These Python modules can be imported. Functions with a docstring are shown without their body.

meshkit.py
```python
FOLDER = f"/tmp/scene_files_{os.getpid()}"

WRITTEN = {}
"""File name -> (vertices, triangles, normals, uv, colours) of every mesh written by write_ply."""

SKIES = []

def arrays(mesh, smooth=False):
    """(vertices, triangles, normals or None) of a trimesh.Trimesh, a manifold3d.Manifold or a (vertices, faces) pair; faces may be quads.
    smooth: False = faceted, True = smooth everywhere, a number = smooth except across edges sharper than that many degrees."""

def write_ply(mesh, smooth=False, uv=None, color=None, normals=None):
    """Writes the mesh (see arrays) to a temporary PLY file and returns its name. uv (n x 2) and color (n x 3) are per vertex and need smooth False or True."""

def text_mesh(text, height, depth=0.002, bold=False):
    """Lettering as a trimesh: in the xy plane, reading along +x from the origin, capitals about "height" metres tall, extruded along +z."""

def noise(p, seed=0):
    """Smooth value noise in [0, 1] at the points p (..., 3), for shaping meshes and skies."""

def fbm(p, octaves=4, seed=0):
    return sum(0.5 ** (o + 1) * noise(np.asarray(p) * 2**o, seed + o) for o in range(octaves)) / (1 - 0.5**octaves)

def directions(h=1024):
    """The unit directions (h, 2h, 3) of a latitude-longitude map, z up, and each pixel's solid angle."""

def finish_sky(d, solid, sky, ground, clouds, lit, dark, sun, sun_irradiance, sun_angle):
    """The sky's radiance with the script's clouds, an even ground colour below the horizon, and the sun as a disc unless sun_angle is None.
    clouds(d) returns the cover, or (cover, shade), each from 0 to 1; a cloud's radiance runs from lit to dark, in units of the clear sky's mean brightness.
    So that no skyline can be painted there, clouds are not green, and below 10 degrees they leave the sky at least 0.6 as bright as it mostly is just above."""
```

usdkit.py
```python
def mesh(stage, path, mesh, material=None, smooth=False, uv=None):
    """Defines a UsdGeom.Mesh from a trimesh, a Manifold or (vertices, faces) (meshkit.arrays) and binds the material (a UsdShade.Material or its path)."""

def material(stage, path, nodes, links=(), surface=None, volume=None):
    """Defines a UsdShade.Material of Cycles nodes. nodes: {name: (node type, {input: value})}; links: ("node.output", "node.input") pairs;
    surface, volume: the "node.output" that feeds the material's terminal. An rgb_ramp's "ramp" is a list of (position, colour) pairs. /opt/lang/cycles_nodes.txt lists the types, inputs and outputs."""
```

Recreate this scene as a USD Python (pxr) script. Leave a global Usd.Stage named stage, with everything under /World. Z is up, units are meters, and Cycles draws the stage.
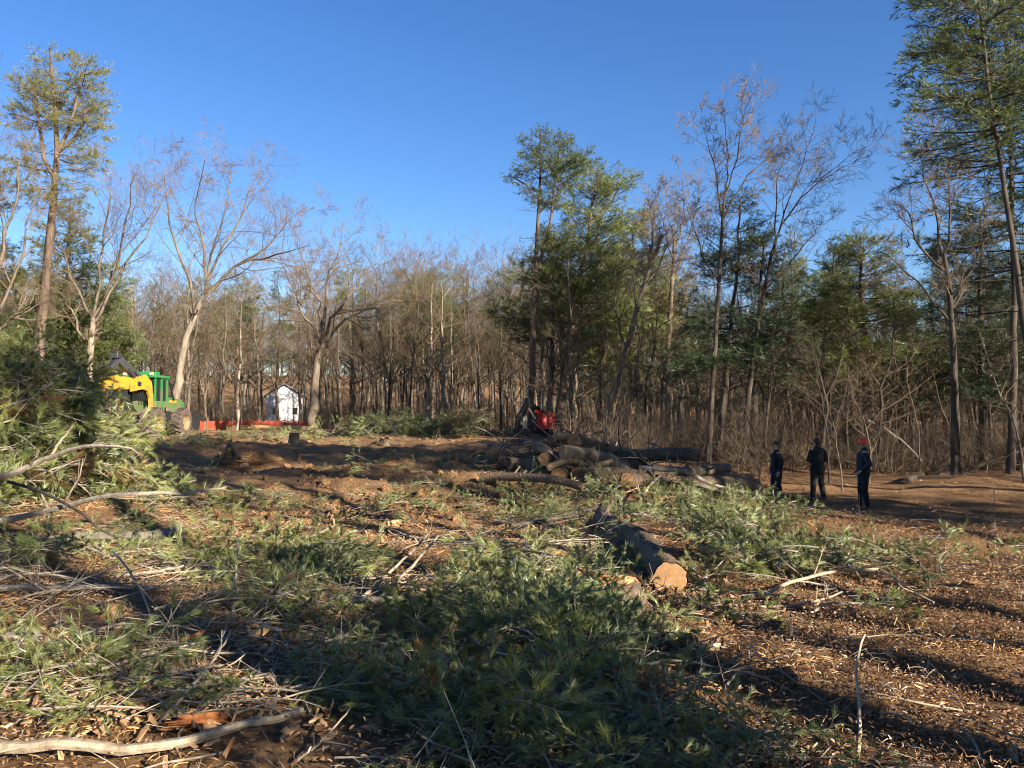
import math
import numpy as np, trimesh, manifold3d, usdkit, meshkit
from pxr import Usd, UsdGeom, UsdLux, UsdShade, Gf, Sdf, Vt

stage = Usd.Stage.CreateInMemory()
UsdGeom.SetStageUpAxis(stage, UsdGeom.Tokens.z)
UsdGeom.SetStageMetersPerUnit(stage, 1.0)
UsdGeom.Xform.Define(stage, '/World'); UsdGeom.Scope.Define(stage, '/World/Looks')
rad = math.radians
V = np.array

# ---------------------------------------------------------------- camera, sky, sun
F = 800.0                                  # focal length in pixels of the 1024 x 768 frame
EYE = V([0.0, 0.0, 1.7]); PITCH = math.atan(31 / F)
EXPOSURE = 1.85
SUN_AZ, SUN_EL = rad(133), rad(21)         # azimuth clockwise from +y (the view), elevation
cam = UsdGeom.Camera.Define(stage, '/World/camera')
cam.CreateHorizontalApertureAttr(36.0); cam.CreateVerticalApertureAttr(27.0)
cam.CreateFocalLengthAttr(36.0 * F / 1024); cam.CreateClippingRangeAttr(Gf.Vec2f(0.1, 3000))
cam.CreateExposureAttr(EXPOSURE)
cam.AddTranslateOp().Set(Gf.Vec3d(*EYE)); cam.AddRotateXOp().Set(90 + math.degrees(PITCH))
SUN = V([math.sin(SUN_AZ) * math.cos(SUN_EL), math.cos(SUN_AZ) * math.cos(SUN_EL), math.sin(SUN_EL)])
sun = UsdLux.DistantLight.Define(stage, '/World/sun')
sun.CreateNormalizeAttr(True); sun.CreateIntensityAttr(1.25); sun.CreateAngleAttr(0.53)
sun.CreateColorAttr(Gf.Vec3f(1.0, 0.9, 0.76))
sun.AddRotateXYZOp().Set(Gf.Vec3f(90 - math.degrees(SUN_EL), 0, 180 - math.degrees(SUN_AZ)))
sky = UsdLux.DomeLight.Define(stage, '/World/sky')
usdkit.material(stage, '/World/Looks/sky_air', {
    's': ('sky_texture', {'sky_type': 'single_scattering', 'sun_disc': False, 'sun_elevation': SUN_EL, 'sun_rotation': SUN_AZ,
                          'altitude': 50.0, 'air_density': 1.0, 'aerosol_density': 0.15, 'ozone_density': 3.0}),
    'h': ('hsv', {'saturation': 1.24, 'hue': .512, 'value': 1.1, 'fac': 1.0}), 'b': ('background_shader', {'strength': 0.05})}, [('s.color', 'h.color'), ('h.color', 'b.color')], surface='b.background')
UsdShade.MaterialBindingAPI.Apply(sky.GetPrim()).Bind(UsdShade.Material.Get(stage, '/World/Looks/sky_air'))
sky.GetPrim().SetCustomDataByKey('kind', 'structure')

# ---------------------------------------------------------------- helpers
FWD = V([0, math.cos(PITCH), math.sin(PITCH)]); UP = V([0, -math.sin(PITCH), math.cos(PITCH)]); RIGHT = V([1.0, 0, 0])
def ray(px, py):
    return RIGHT * (px - 512) / F + UP * (384 - py) / F + FWD
def at(px, py, Y):
    d = ray(px, py); return EYE + d * (Y / d[1])

CTRL = [(0, 0, 0), (-6, 2, .05), (6, 2, -.1), (0, -10, 0), (14, -10, -.4), (-14, -8, .1), (0, 6, -.2), (-5, 7, -.1), (5, 7, -.35), (0, 11, -.3)]
for px, py, Y in [(815, 508, 20.5), (1020, 480, 24), (960, 560, 12), (940, 468, 33), (1000, 458, 60), (800, 458, 60), (300, 449, 30), (180, 447, 30), (420, 452, 30),
                  (60, 440, 42), (165, 437, 42), (300, 430, 48), (450, 431, 42), (350, 476, 23), (200, 480, 22), (450, 520, 15), (250, 530, 14.5), (640, 545, 11.5), (560, 475, 21), (740, 497, 19),
                  (864, 511, 20.4), (818, 504, 22.6), (777, 504, 22.8), (900, 500, 22), (60, 500, 13), (0, 500, 16), (150, 425, 75), (450, 424, 80), (300, 423, 100), (650, 440, 60), (650, 462, 30), (520, 440, 32)]:
    CTRL.append(tuple(at(px, py, Y)))
for a in range(0, 360, 15): CTRL.append((230 * math.cos(rad(a)), 230 * math.sin(rad(a)), 12.0 if 20 < a < 160 else -.4))
for a in range(0, 360, 45): CTRL.append((900 * math.cos(rad(a)), 900 * math.sin(rad(a)), 30 if 0 < a < 180 else -3))
CTRL = np.array(CTRL, float)
def base_z(x, y):
    x = np.asarray(x, float); y = np.asarray(y, float)
    d2 = (x[..., None] - CTRL[:, 0]) ** 2 + (y[..., None] - CTRL[:, 1]) ** 2
    s = 1.2 + .05 * np.hypot(x, y)[..., None]
    w = 1 / (d2 + s * s) ** 2
    return (w * CTRL[:, 2]).sum(-1) / w.sum(-1)
def fb(x, y, scale, seed, o=3):
    return meshkit.fbm(np.stack([np.asarray(x) / scale, np.asarray(y) / scale, np.zeros_like(np.asarray(x)) + seed * 7.3], -1), o, seed) - .5
def ground_z(x, y):
    x = np.asarray(x, float); y = np.asarray(y, float)
    z = base_z(x, y)
    r = np.hypot(x, y)
    k = np.clip((70 - r) / 40, 0, 1)
    rough = .45 + .55 * np.clip(fb(x, y, 9, 5, 2) * 4 + .5, 0, 1)
    z = z + k * ((.42 + .8 * np.exp(-((y - 24) / 9) ** 2) * np.exp(-((x + 4) / 9) ** 2)) * fb(x, y, 3.2, 1) + rough * (.26 * fb(x, y, .95, 2, 2) + .1 * fb(x, y, .34, 3, 2)))
    mnd = np.exp(-((y - 24) / 8) ** 2) * np.exp(-((x + 3) / 9) ** 2)
    z = z + mnd * (.5 * np.abs(fb(x, y, 1.5, 12, 2)) + .22 * fb(x, y, .5, 13, 2))
    # wheel ruts that cross the churned mound
    u = x * .5 + y * .87
    rut = np.exp(-(((y - 25) / 7) ** 2)) * np.exp(-(((x + 2) / 8) ** 2))
    return z + .13 * rut * np.sin(u * 4.2 + 2 * fb(x, y, 4, 9, 2))
def ground(px, py, lift=0.0):
    d = ray(px, py); t = np.concatenate([np.linspace(1.5, 40, 1200), np.linspace(40.1, 300, 1500)])
    p = EYE + t[:, None] * d
    below = np.nonzero(p[:, 2] < base_z(p[:, 0], p[:, 1]))[0]
    q = p[below[0]] if len(below) else p[-1]
    return V([q[0], q[1], float(ground_z(q[0], q[1])) + lift])

taken = {}
def numbered(parent, name):
    k = (parent, name); n = taken.get(k, 0); taken[k] = n + 1
    return name if n == 0 else f'{name}_{n:03d}'
def xform(name, loc=(0, 0, 0), rz=0.0, parent='/World'):
    x = UsdGeom.Xform.Define(stage, f'{parent}/{numbered(parent, name)}')
    x.AddTranslateOp().Set(Gf.Vec3d(*map(float, loc)))
    x.AddRotateZOp().Set(float(math.degrees(rz)))
    return x.GetPrim()
def tag(p, label=None, category=None, group=None, kind=None):
    p = p if isinstance(p, Usd.Prim) else p.GetPrim()
    for k, v in dict(label=label, category=category, group=group, kind=kind).items():
        if v: p.SetCustomDataByKey(k, v)
    return p
def part(name, mesh, mat, parent='/World', smooth=False, label=None):
    par = str(parent.GetPath()) if isinstance(parent, Usd.Prim) else parent
    m = usdkit.mesh(stage, f'{par}/{numbered(par, name)}', mesh, LOOK[mat], smooth=smooth).GetPrim()
    if label: m.SetCustomDataByKey('label', label)
    return m
def klass(name):
    return stage.CreateClassPrim(f'/World/{name}')
def copy_of(cls, name, loc, rz=0.0, scale=1.0, label=None, category=None, group=None, tilt=None):
    x = UsdGeom.Xform.Define(stage, f"/World/{numbered('/World', name)}")
    x.AddTranslateOp().Set(Gf.Vec3d(*map(float, loc)))
    x.AddRotateZOp().Set(float(math.degrees(rz)))
    if tilt: x.AddRotateXYZOp().Set(Gf.Vec3f(*map(float, tilt)))
    x.AddScaleOp().Set(Gf.Vec3f(*([float(scale)] * 3 if np.ndim(scale) == 0 else map(float, scale))))
    p = x.GetPrim(); p.GetReferences().AddInternalReference(cls.GetPath()); p.SetInstanceable(True)
    return tag(p, label, category, group)

def quat_from(rz, tx=0.0, ty=0.0):
    def q(ax, a): return np.concatenate([np.cos(a / 2)[:, None], np.sin(a / 2)[:, None] * V(ax, )[None]], 1)
    def mul(a, b):
        w, x, y, z = a.T; W, X, Y, Z = b.T
        return np.stack([w*W-x*X-y*Y-z*Z, w*X+x*W+y*Z-z*Y, w*Y-x*Z+y*W+z*X, w*Z+x*Y-y*X+z*W], 1)
    n = len(rz); o = np.zeros(n)
    return mul(mul(q([0., 0, 1.], rz), q([0., 1., 0], ty + o)), q([1., 0, 0], tx + o))
def scatter(name, protos, pos, rz, scale, tx=0.0, ty=0.0, seed=0, kind='stuff', label=None, category=None, which=None):
    """protos: list of lists of (mesh, material)."""
    name = numbered('/World', name); pi = UsdGeom.PointInstancer.Define(stage, f'/World/{name}')
    if isinstance(protos, str):                       # the pieces of another scatter
        protos = [c.GetPath() for c in stage.GetPrimAtPath(protos).GetChildren()]
        for c in protos: pi.CreatePrototypesRel().AddTarget(c)
    for i, meshes in enumerate([] if isinstance(protos[0], Sdf.Path) else protos):
        px = UsdGeom.Xform.Define(stage, f'/World/{name}/piece_{i}')
        for j, (m, mat) in enumerate(meshes):
            usdkit.mesh(stage, f'/World/{name}/piece_{i}/mesh_{j}', m, LOOK[mat])
        pi.CreatePrototypesRel().AddTarget(px.GetPath())
    n = len(pos); r = np.random.default_rng(seed)
    idx = r.integers(0, len(protos), n) if which is None else which
    pi.CreateProtoIndicesAttr(Vt.IntArray.FromNumpy(idx.astype(np.int32)))
    pi.CreatePositionsAttr(Vt.Vec3fArray.FromNumpy(np.asarray(pos, np.float32)))
    q = quat_from(np.asarray(rz, float), tx, ty)
    pi.CreateOrientationsAttr(Vt.QuathArray([Gf.Quath(float(a), float(b), float(c), float(d)) for a, b, c, d in q]))
    s = np.asarray(scale, np.float32)
    pi.CreateScalesAttr(Vt.Vec3fArray.FromNumpy(np.repeat(s[:, None], 3, 1) if s.ndim == 1 else s))
    return tag(pi.GetPrim(), label, category, None, kind)

def cat(ms):
    ms = [meshkit.arrays(m)[:2] if not isinstance(m, tuple) else (m[0], m[1] if m[1].shape[1] == 3 else np.vstack([m[1][:, [0, 1, 2]], m[1][:, [0, 2, 3]]])) for m in ms]
    o = np.cumsum([0] + [len(m[0]) for m in ms])
    return np.vstack([m[0] for m in ms]), np.vstack([m[1] + k for m, k in zip(ms, o)])
def tubes(P, R, S=5, cap=False, lump=0.0, seed=0):
    P = np.asarray(P, float); R = np.asarray(R, float)
    if P.ndim == 2: P, R = P[None], np.broadcast_to(R, (len(P),))[None]
    N, K, _ = P.shape
    T = np.gradient(P, axis=1); T /= np.linalg.norm(T, axis=2, keepdims=True) + 1e-9
    m = P[:, -1] - P[:, 0]; m = m / (np.linalg.norm(m, axis=1, keepdims=True) + 1e-9)
    ref = np.where(np.abs(m[:, 2:]) < .8, V([[0, 0, 1.0]]), V([[1.0, 0, 0]]))
    a = np.cross(m, ref); a /= np.linalg.norm(a, axis=1, keepdims=True) + 1e-9
    A = a[:, None] - T * (T * a[:, None]).sum(2, keepdims=True); A /= np.linalg.norm(A, axis=2, keepdims=True) + 1e-9
    B = np.cross(T, A); g = np.arange(S) * 2 * np.pi / S
    rr = R[:, :, None] * np.ones(S)
    if lump:
        rr = rr * (1 + lump * np.random.default_rng(seed).normal(size=rr.shape))
    v = P[:, :, None] + rr[..., None] * (np.cos(g)[:, None] * A[:, :, None] + np.sin(g)[:, None] * B[:, :, None])
    n, i, j = np.meshgrid(np.arange(N), np.arange(K - 1), np.arange(S), indexing='ij')
    b = n * K * S
    j2 = (j + 1) % S
    q = np.stack([b + i * S + j, b + i * S + j2, b + (i + 1) * S + j2, b + (i + 1) * S + j], -1).reshape(-1, 4)
    f = np.vstack([q[:, [0, 1, 2]], q[:, [0, 2, 3]]]); v = v.reshape(-1, 3)
    if cap:
        c0 = len(v); v = np.vstack([v, P[:, 0], P[:, -1]]); fs = [f]
        for k in range(N):
            for s in range(S):
                fs.append(V([[k * K * S + (s + 1) % S, k * K * S + s, c0 + k]])); e = k * K * S + (K - 1) * S
                fs.append(V([[e + s, e + (s + 1) % S, c0 + N + k]]))
        f = np.vstack(fs)
    return v, f.astype(int)
def grow(P, R, n, t0, t1, ratio, ang, up, wig, K, rng, rr=.6, tip=.25, stretch=0.55, rmin=.0, flat=0.0):
    """n children on each of the branches P (N, K, 3) with radii R: all at once."""
    N = len(P); i = np.repeat(np.arange(N), n); M = len(i)
    t = t0 + (t1 - t0) * ((np.tile(np.arange(n), N) + rng.random(M)) / n)
    k = P.shape[1] - 1; s = np.clip(t * k, 0, k - 1e-6); a = s.astype(int); u = (s - a)[:, None]
    p = P[i, a] * (1 - u) + P[i, a + 1] * u
    tan = P[i, a + 1] - P[i, a]; tan /= np.linalg.norm(tan, axis=1, keepdims=True) + 1e-9
    r = (R[i, a] * (1 - u[:, 0]) + R[i, a + 1] * u[:, 0])
    L = np.linalg.norm(np.diff(P, axis=1), axis=2).sum(1)[i]
    w = rng.normal(size=(M, 3)); w[:, 2] *= (1 - flat); w -= tan * (w * tan).sum(1, keepdims=True); w /= np.linalg.norm(w, axis=1, keepdims=True) + 1e-9
    A = rad(ang) * (.65 + .7 * rng.random(M))[:, None]
    d = np.cos(A) * tan + np.sin(A) * w; d[:, 2] += up; d /= np.linalg.norm(d, axis=1, keepdims=True)
    ln = L * ratio * (.55 + .75 * rng.random(M)) * (1 - stretch * t)
    out = np.zeros((M, K, 3)); out[:, 0] = p
    for q in range(1, K):
        out[:, q] = out[:, q - 1] + d * (ln / (K - 1))[:, None]
        d = d + wig * rng.normal(size=(M, 3)) + V([0, 0, up * .35]); d /= np.linalg.norm(d, axis=1, keepdims=True)
    r0 = np.maximum(np.minimum(r * .92, r * rr * (.75 + .5 * rng.random(M))), rmin)
    rad_ = r0[:, None] * np.linspace(1, tip, K)[None]
    return out, rad_
def resample(p, K, wig=0.0, rng=None):
    p = np.asarray(p, float); d = np.concatenate([[0], np.cumsum(np.linalg.norm(np.diff(p, axis=0), axis=1))])
    from scipy.interpolate import PchipInterpolator
    q = PchipInterpolator(d, p)(np.linspace(0, d[-1], K))
    if wig: q[1:-1] += rng.normal(size=(K - 2, 3)) * wig
    return q

# ---------------------------------------------------------------- materials
LOOK = {}
def look(name, nodes, links, surface): LOOK[name] = usdkit.material(stage, f'/World/Looks/{name}', nodes, links, surface=surface)
def plain(name, color, rough=.6, var=.0, scale=3.0, metallic=0.0, bump=0.0, spec=.4):
    a = V(color, ); lo = a * (1 - var); hi = np.minimum(a * (1 + var), .95)
    look(name, {'g': ('geometry', {}), 'n': ('noise_texture', {'scale': scale, 'detail': 5.0, 'roughness': .65}), 'r': ('rgb_ramp', {'ramp': [(.3, lo), (.7, hi)]}),
                'b': ('bump', {'strength': min(1.0, bump), 'distance': .02}), 'p': ('principled_bsdf', {'roughness': rough, 'metallic': metallic, 'specular_ior_level': spec})},
         [('g.position', 'n.vector'), ('n.fac', 'r.fac'), ('r.color', 'p.base_color')] + ([('n.fac', 'b.height'), ('b.normal', 'p.normal')] if bump else []), 'p.BSDF')
def bark(name, dark, light, scale=7.0, stretch=.25, strength=.9):
    look(name, {'g': ('geometry', {}), 'm': ('mapping', {'scale': (1.0, 1.0, stretch)}), 'n': ('noise_texture', {'scale': scale, 'detail': 6.0, 'roughness': .7}),
                'n2': ('noise_texture', {'scale': .7, 'detail': 2.0}), 'r': ('rgb_ramp', {'ramp': [(.3, dark), (.68, light)]}), 'r2': ('rgb_ramp', {'ramp': [(.35, (.7, .7, .7)), (.65, (1.15, 1.1, 1.05))]}),
                'x': ('mix', {'mix_type': 'multiply', 'fac': 1.0}), 'b': ('bump', {'strength': strength, 'distance': .04}), 'p': ('principled_bsdf', {'roughness': .9, 'specular_ior_level': .15})},
         [('g.position', 'm.vector'), ('m.vector', 'n.vector'), ('g.position', 'n2.vector'), ('n.fac', 'r.fac'), ('n2.fac', 'r2.fac'), ('r.color', 'x.color1'), ('r2.color', 'x.color2'), ('x.color', 'p.base_color'), ('n.fac', 'b.height'), ('b.normal', 'p.normal')], 'p.BSDF')
def leafy(name, stops, trans=.35, scale=1.3, tcol=(1.2, 1.25, .6), gloss=.06):
    look(name, {'g': ('geometry', {}), 'o': ('object_info', {}), 'n': ('noise_texture', {'scale': scale, 'detail': 3.0}), 'a': ('math', {'math_type': 'multiply_add', 'value2': .45, 'value3': 0.0}),
                'a2': ('math', {'math_type': 'multiply_add', 'value2': .35}), 'a3': ('math', {'math_type': 'multiply_add', 'value2': .55}),
                'r': ('rgb_ramp', {'ramp': stops}), 'd': ('diffuse_bsdf', {}), 't': ('translucent_bsdf', {}), 'x': ('mix', {'mix_type': 'multiply', 'fac': 1.0, 'color2': tcol}),
                'm': ('mix_closure', {'fac': trans}), 'gl': ('glossy_bsdf', {'roughness': .45, 'color': (.8, .85, .8)}), 'm2': ('mix_closure', {'fac': gloss})},
         [('g.position', 'n.vector'), ('g.random_per_island', 'a.value1'), ('o.random', 'a2.value1'), ('a.value', 'a2.value3'), ('n.fac', 'a3.value1'), ('a2.value', 'a3.value3'), ('a3.value', 'r.fac'),
          ('r.color', 'd.color'), ('r.color', 'x.color1'), ('x.color', 't.color'), ('d.BSDF', 'm.closure1'), ('t.BSDF', 'm.closure2'), ('m.closure', 'm2.closure1'), ('gl.BSDF', 'm2.closure2')], 'm2.closure')
bark('hardwood_bark', (.06, .049, .036), (.19, .155, .115))
bark('pale_bark', (.105, .085, .062), (.3, .25, .19))
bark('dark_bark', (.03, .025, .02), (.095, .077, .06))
bark('pine_bark', (.05, .036, .027), (.165, .118, .085), 6.0)
look('log_bark', {'t': ('texture_coordinate', {}), 'n': ('noise_texture', {'scale': 11.0, 'detail': 6.0, 'roughness': .75}), 'v': ('voronoi_texture', {'feature': 'distance_to_edge', 'scale': 13.0}), 'm': ('math', {'math_type': 'multiply_add', 'value2': .8, 'value3': .0}),
                  'ad': ('math', {'math_type': 'multiply_add', 'value2': .6}), 'n2': ('noise_texture', {'scale': 1.6, 'detail': 3.0}), 'r': ('rgb_ramp', {'ramp': [(.15, (.075, .056, .041)), (.5, (.15, .113, .082)), (.85, (.235, .182, .135))]}), 'r2': ('rgb_ramp', {'ramp': [(.35, (.6, .6, .62)), (.65, (1.2, 1.1, 1.0))]}),
                  'x': ('mix', {'mix_type': 'multiply', 'fac': 1.0}), 'b': ('bump', {'strength': 1.0, 'distance': .05}), 'p': ('principled_bsdf', {'roughness': .92, 'specular_ior_level': .12})},
     [('t.object', 'n.vector'), ('t.object', 'v.vector'), ('t.object', 'n2.vector'), ('v.distance', 'm.value1'), ('n.fac', 'ad.value1'), ('m.value', 'ad.value3'), ('ad.value', 'r.fac'), ('n2.fac', 'r2.fac'), ('r.color', 'x.color1'), ('r2.color', 'x.color2'), ('x.color', 'p.base_color'), ('ad.value', 'b.height'), ('b.normal', 'p.normal')], 'p.BSDF')
look('ringed_wood', {'t': ('texture_coordinate', {}), 'w': ('wave_texture', {'wave_type': 'rings', 'rings_direction': 'spherical', 'scale': 34.0, 'distortion': 5.0, 'detail': 3.0, 'detail_scale': 2.0}), 'n': ('noise_texture', {'scale': 7.0, 'detail': 6.0, 'roughness': .7}), 'a': ('math', {'math_type': 'multiply_add', 'value2': .12}), 'a2': ('math', {'math_type': 'multiply', 'value2': .88}),
                     'r': ('rgb_ramp', {'ramp': [(.2, (.11, .055, .025)), (.5, (.25, .14, .062)), (.8, (.38, .235, .115))]}), 'b': ('bump', {'strength': .5, 'distance': .015}), 'p': ('principled_bsdf', {'roughness': .8, 'specular_ior_level': .2})},
     [('t.object', 'w.vector'), ('t.object', 'n.vector'), ('n.fac', 'a2.value1'), ('w.fac', 'a.value1'), ('a2.value', 'a.value3'), ('a.value', 'r.fac'), ('r.color', 'p.base_color'), ('a.value', 'b.height'), ('b.normal', 'p.normal')], 'p.BSDF')
bark('twig_grey', (.075, .055, .037), (.2, .15, .1), 3.0, 1.0, .2)
bark('twig_warm', (.05, .037, .025), (.15, .113, .075), 3.0, 1.0, .2)
bark('stick_pale', (.17, .135, .09), (.44, .37, .27), 14.0, 1.0, .5)
bark('stick_grey', (.12, .1, .08), (.36, .31, .25), 14.0, 1.0, .6)
bark('cut_wood', (.36, .2, .085), (.66, .43, .2), 16.0, 1.0, .3)
bark('log_end', (.1, .055, .03), (.34, .2, .1), 9.0, 1.0, .8)
bark('red_wood', (.2, .07, .025), (.5, .21, .08), 12.0, 1.0, .6)
leafy('pine_needles', [(.2, (.05, .074, .02)), (.55, (.14, .168, .043)), (.95, (.28, .262, .078))], .22)
leafy('olive_needles', [(.2, (.06, .066, .02)), (.55, (.17, .17, .05)), (.95, (.3, .265, .09))], .3)
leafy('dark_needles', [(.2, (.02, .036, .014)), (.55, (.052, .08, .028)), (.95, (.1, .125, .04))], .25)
leafy('cut_needles', [(.15, (.042, .066, .016)), (.5, (.185, .21, .055)), (.95, (.41, .38, .12))], .22, 1.7, gloss=.1)
leafy('dry_needles', [(.2, (.14, .075, .03)), (.6, (.3, .18, .075)), (.95, (.42, .3, .14))], .3, 2.0)
leafy('dead_leaf', [(.15, (.1, .055, .028)), (.55, (.25, .14, .066)), (.85, (.38, .235, .125)), (1.0, (.54, .4, .26))], .25, 2.5, (1.1, .8, .5))
leafy('chip', [(.15, (.19, .1, .048)), (.5, (.35, .205, .1)), (.95, (.58, .4, .23))], .02, 2.0)
look('soil', {'g': ('geometry', {}), 'n1': ('noise_texture', {'scale': .32, 'detail': 4.0, 'roughness': .6}), 'n2': ('noise_texture', {'scale': 2.3, 'detail': 7.0, 'roughness': .7}), 'n3': ('noise_texture', {'scale': 16.0, 'detail': 6.0, 'roughness': .75}),
              'v': ('voronoi_texture', {'scale': 22.0}) , 'mx': ('mix_float', {'fac': .5}), 'm2': ('mix_float', {'fac': .42}), 'r': ('rgb_ramp', {'ramp': [(.25, (.05, .027, .014)), (.42, (.135, .073, .036)), (.55, (.29, .168, .08)), (.66, (.43, .275, .145)), (.8, (.54, .38, .2))]}),
              'b': ('bump', {'strength': 1.0, 'distance': .07}), 'b2': ('bump', {'strength': .8, 'distance': .03}), 'p': ('principled_bsdf', {'roughness': .95, 'specular_ior_level': .1})},
     [('g.position', 'n1.vector'), ('g.position', 'n2.vector'), ('g.position', 'n3.vector'), ('g.position', 'v.vector'), ('n1.fac', 'mx.a'), ('n2.fac', 'mx.b'), ('mx.result', 'm2.a'), ('n3.fac', 'm2.b'), ('m2.result', 'r.fac'), ('r.color', 'p.base_color'),
      ('n3.fac', 'b.height'), ('v.distance', 'b2.height'), ('b.normal', 'b2.normal'), ('b2.normal', 'p.normal')], 'p.BSDF')
def dirty(name, color, amount=.5):
    look(name, {'t': ('texture_coordinate', {}), 'n': ('noise_texture', {'scale': 2.6, 'detail': 7.0, 'roughness': .72}), 's': ('separate_xyz', {}), 'h': ('map_range', {'from_min': .6, 'from_max': 3.0, 'to_min': .2, 'to_max': -.06}), 'a': ('math', {'math_type': 'add'}),
                'r': ('rgb_ramp', {'ramp': [(.46, (0, 0, 0)), (.66, (amount,) * 3)]}), 'm': ('mix', {'color1': color, 'color2': (.13, .085, .045)}), 'rr': ('map_range', {'to_min': .38, 'to_max': .9}), 'p': ('principled_bsdf', {'specular_ior_level': .4})},
         [('t.object', 'n.vector'), ('t.object', 's.vector'), ('s.z', 'h.value'), ('n.fac', 'a.value1'), ('h.result', 'a.value2'), ('a.value', 'r.fac'), ('r.color', 'm.fac'), ('m.color', 'p.base_color'), ('r.color', 'rr.value'), ('rr.result', 'p.roughness')], 'p.BSDF')
dirty('green_paint', (.018, .15, .042), .9)
dirty('yellow_paint', (.42, .245, .02), .8)
plain('red_paint', (.55, .02, .015), .5, .2, 5)
plain('dark_steel', (.016, .016, .017), .75, .3, 8, 0, 0, .2)
plain('grey_steel', (.06, .06, .064), .35, .25, 8, .5)
plain('cream_paint', (.35, .31, .2), .5, .1)
plain('tyre_rubber', (.075, .055, .042), .85, .5, 7, 0, .5)
plain('hub_tan', (.2, .135, .065), .6, .25, 7)
plain('cab_glass', (.015, .018, .02), .12, .2, 3, 0, 0, .6)
plain('orange_net', (.4, .065, .03), .6, .15, 3)
plain('white_siding', (.8, .8, .78), .7, .05, 1)
plain('roof_grey', (.22, .21, .2), .8, .2, 2)
plain('dark_cloth', (.006, .006, .007), .85, .3, 20, 0, .3)
plain('navy_cloth', (.011, .012, .016), .85, .3, 20, 0, .3)
plain('charcoal_cloth', (.011, .011, .011), .9, .3, 20, 0, .3)
plain('jean_cloth', (.014, .015, .019), .9, .3, 20, 0, .3)
plain('grey_cloth', (.2, .2, .2), .9, .2, 20)
plain('skin', (.3, .17, .12), .55, .08, 9)
plain('hair_brown', (.045, .025, .015), .7, .4, 40)
plain('hat_red', (.8, .075, .02), .35, .08, 4)
plain('cap_maroon', (.035, .012, .012), .8, .2, 10)
plain('boot_brown', (.06, .035, .02), .7, .3, 10)
plain('eye_dark', (.02, .015, .012), .3)

# ---------------------------------------------------------------- ground
def axis(spans):
    out = [spans[0][0]]
    for a, b, s in spans: out += list(np.linspace(a, b, max(2, int(round((b - a) / s)) + 1))[1:])
    return np.array(out)
gx = axis([(-1500, -400, 275), (-400, -120, 40), (-120, -40, 5), (-40, -16, .6), (-16, -9, .2), (-9, 10, .11), (10, 18, .22), (18, 45, .7), (45, 120, 5), (120, 400, 40), (400, 1500, 275)])
gy = axis([(-1500, -400, 275), (-400, -100, 40), (-100, -20, 5), (-20, 2.5, 1.1), (2.5, 13, .1), (13, 34, .19), (34, 60, .6), (60, 130, 4), (130, 400, 40), (400, 1500, 275)])
X, Y = np.meshgrid(gx, gy)
Z = ground_z(X, Y)
nx, ny = len(gx), len(gy)
i, j = np.meshgrid(np.arange(nx - 1), np.arange(ny - 1)); q = (j * nx + i).ravel()
gf = np.vstack([np.stack([q, q + 1, q + nx + 1], 1), np.stack([q, q + nx + 1, q + nx], 1)])
tag(part('ground', (np.stack([X, Y, Z], -1).reshape(-1, 3), gf), 'soil', smooth=True), kind='structure')

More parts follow.
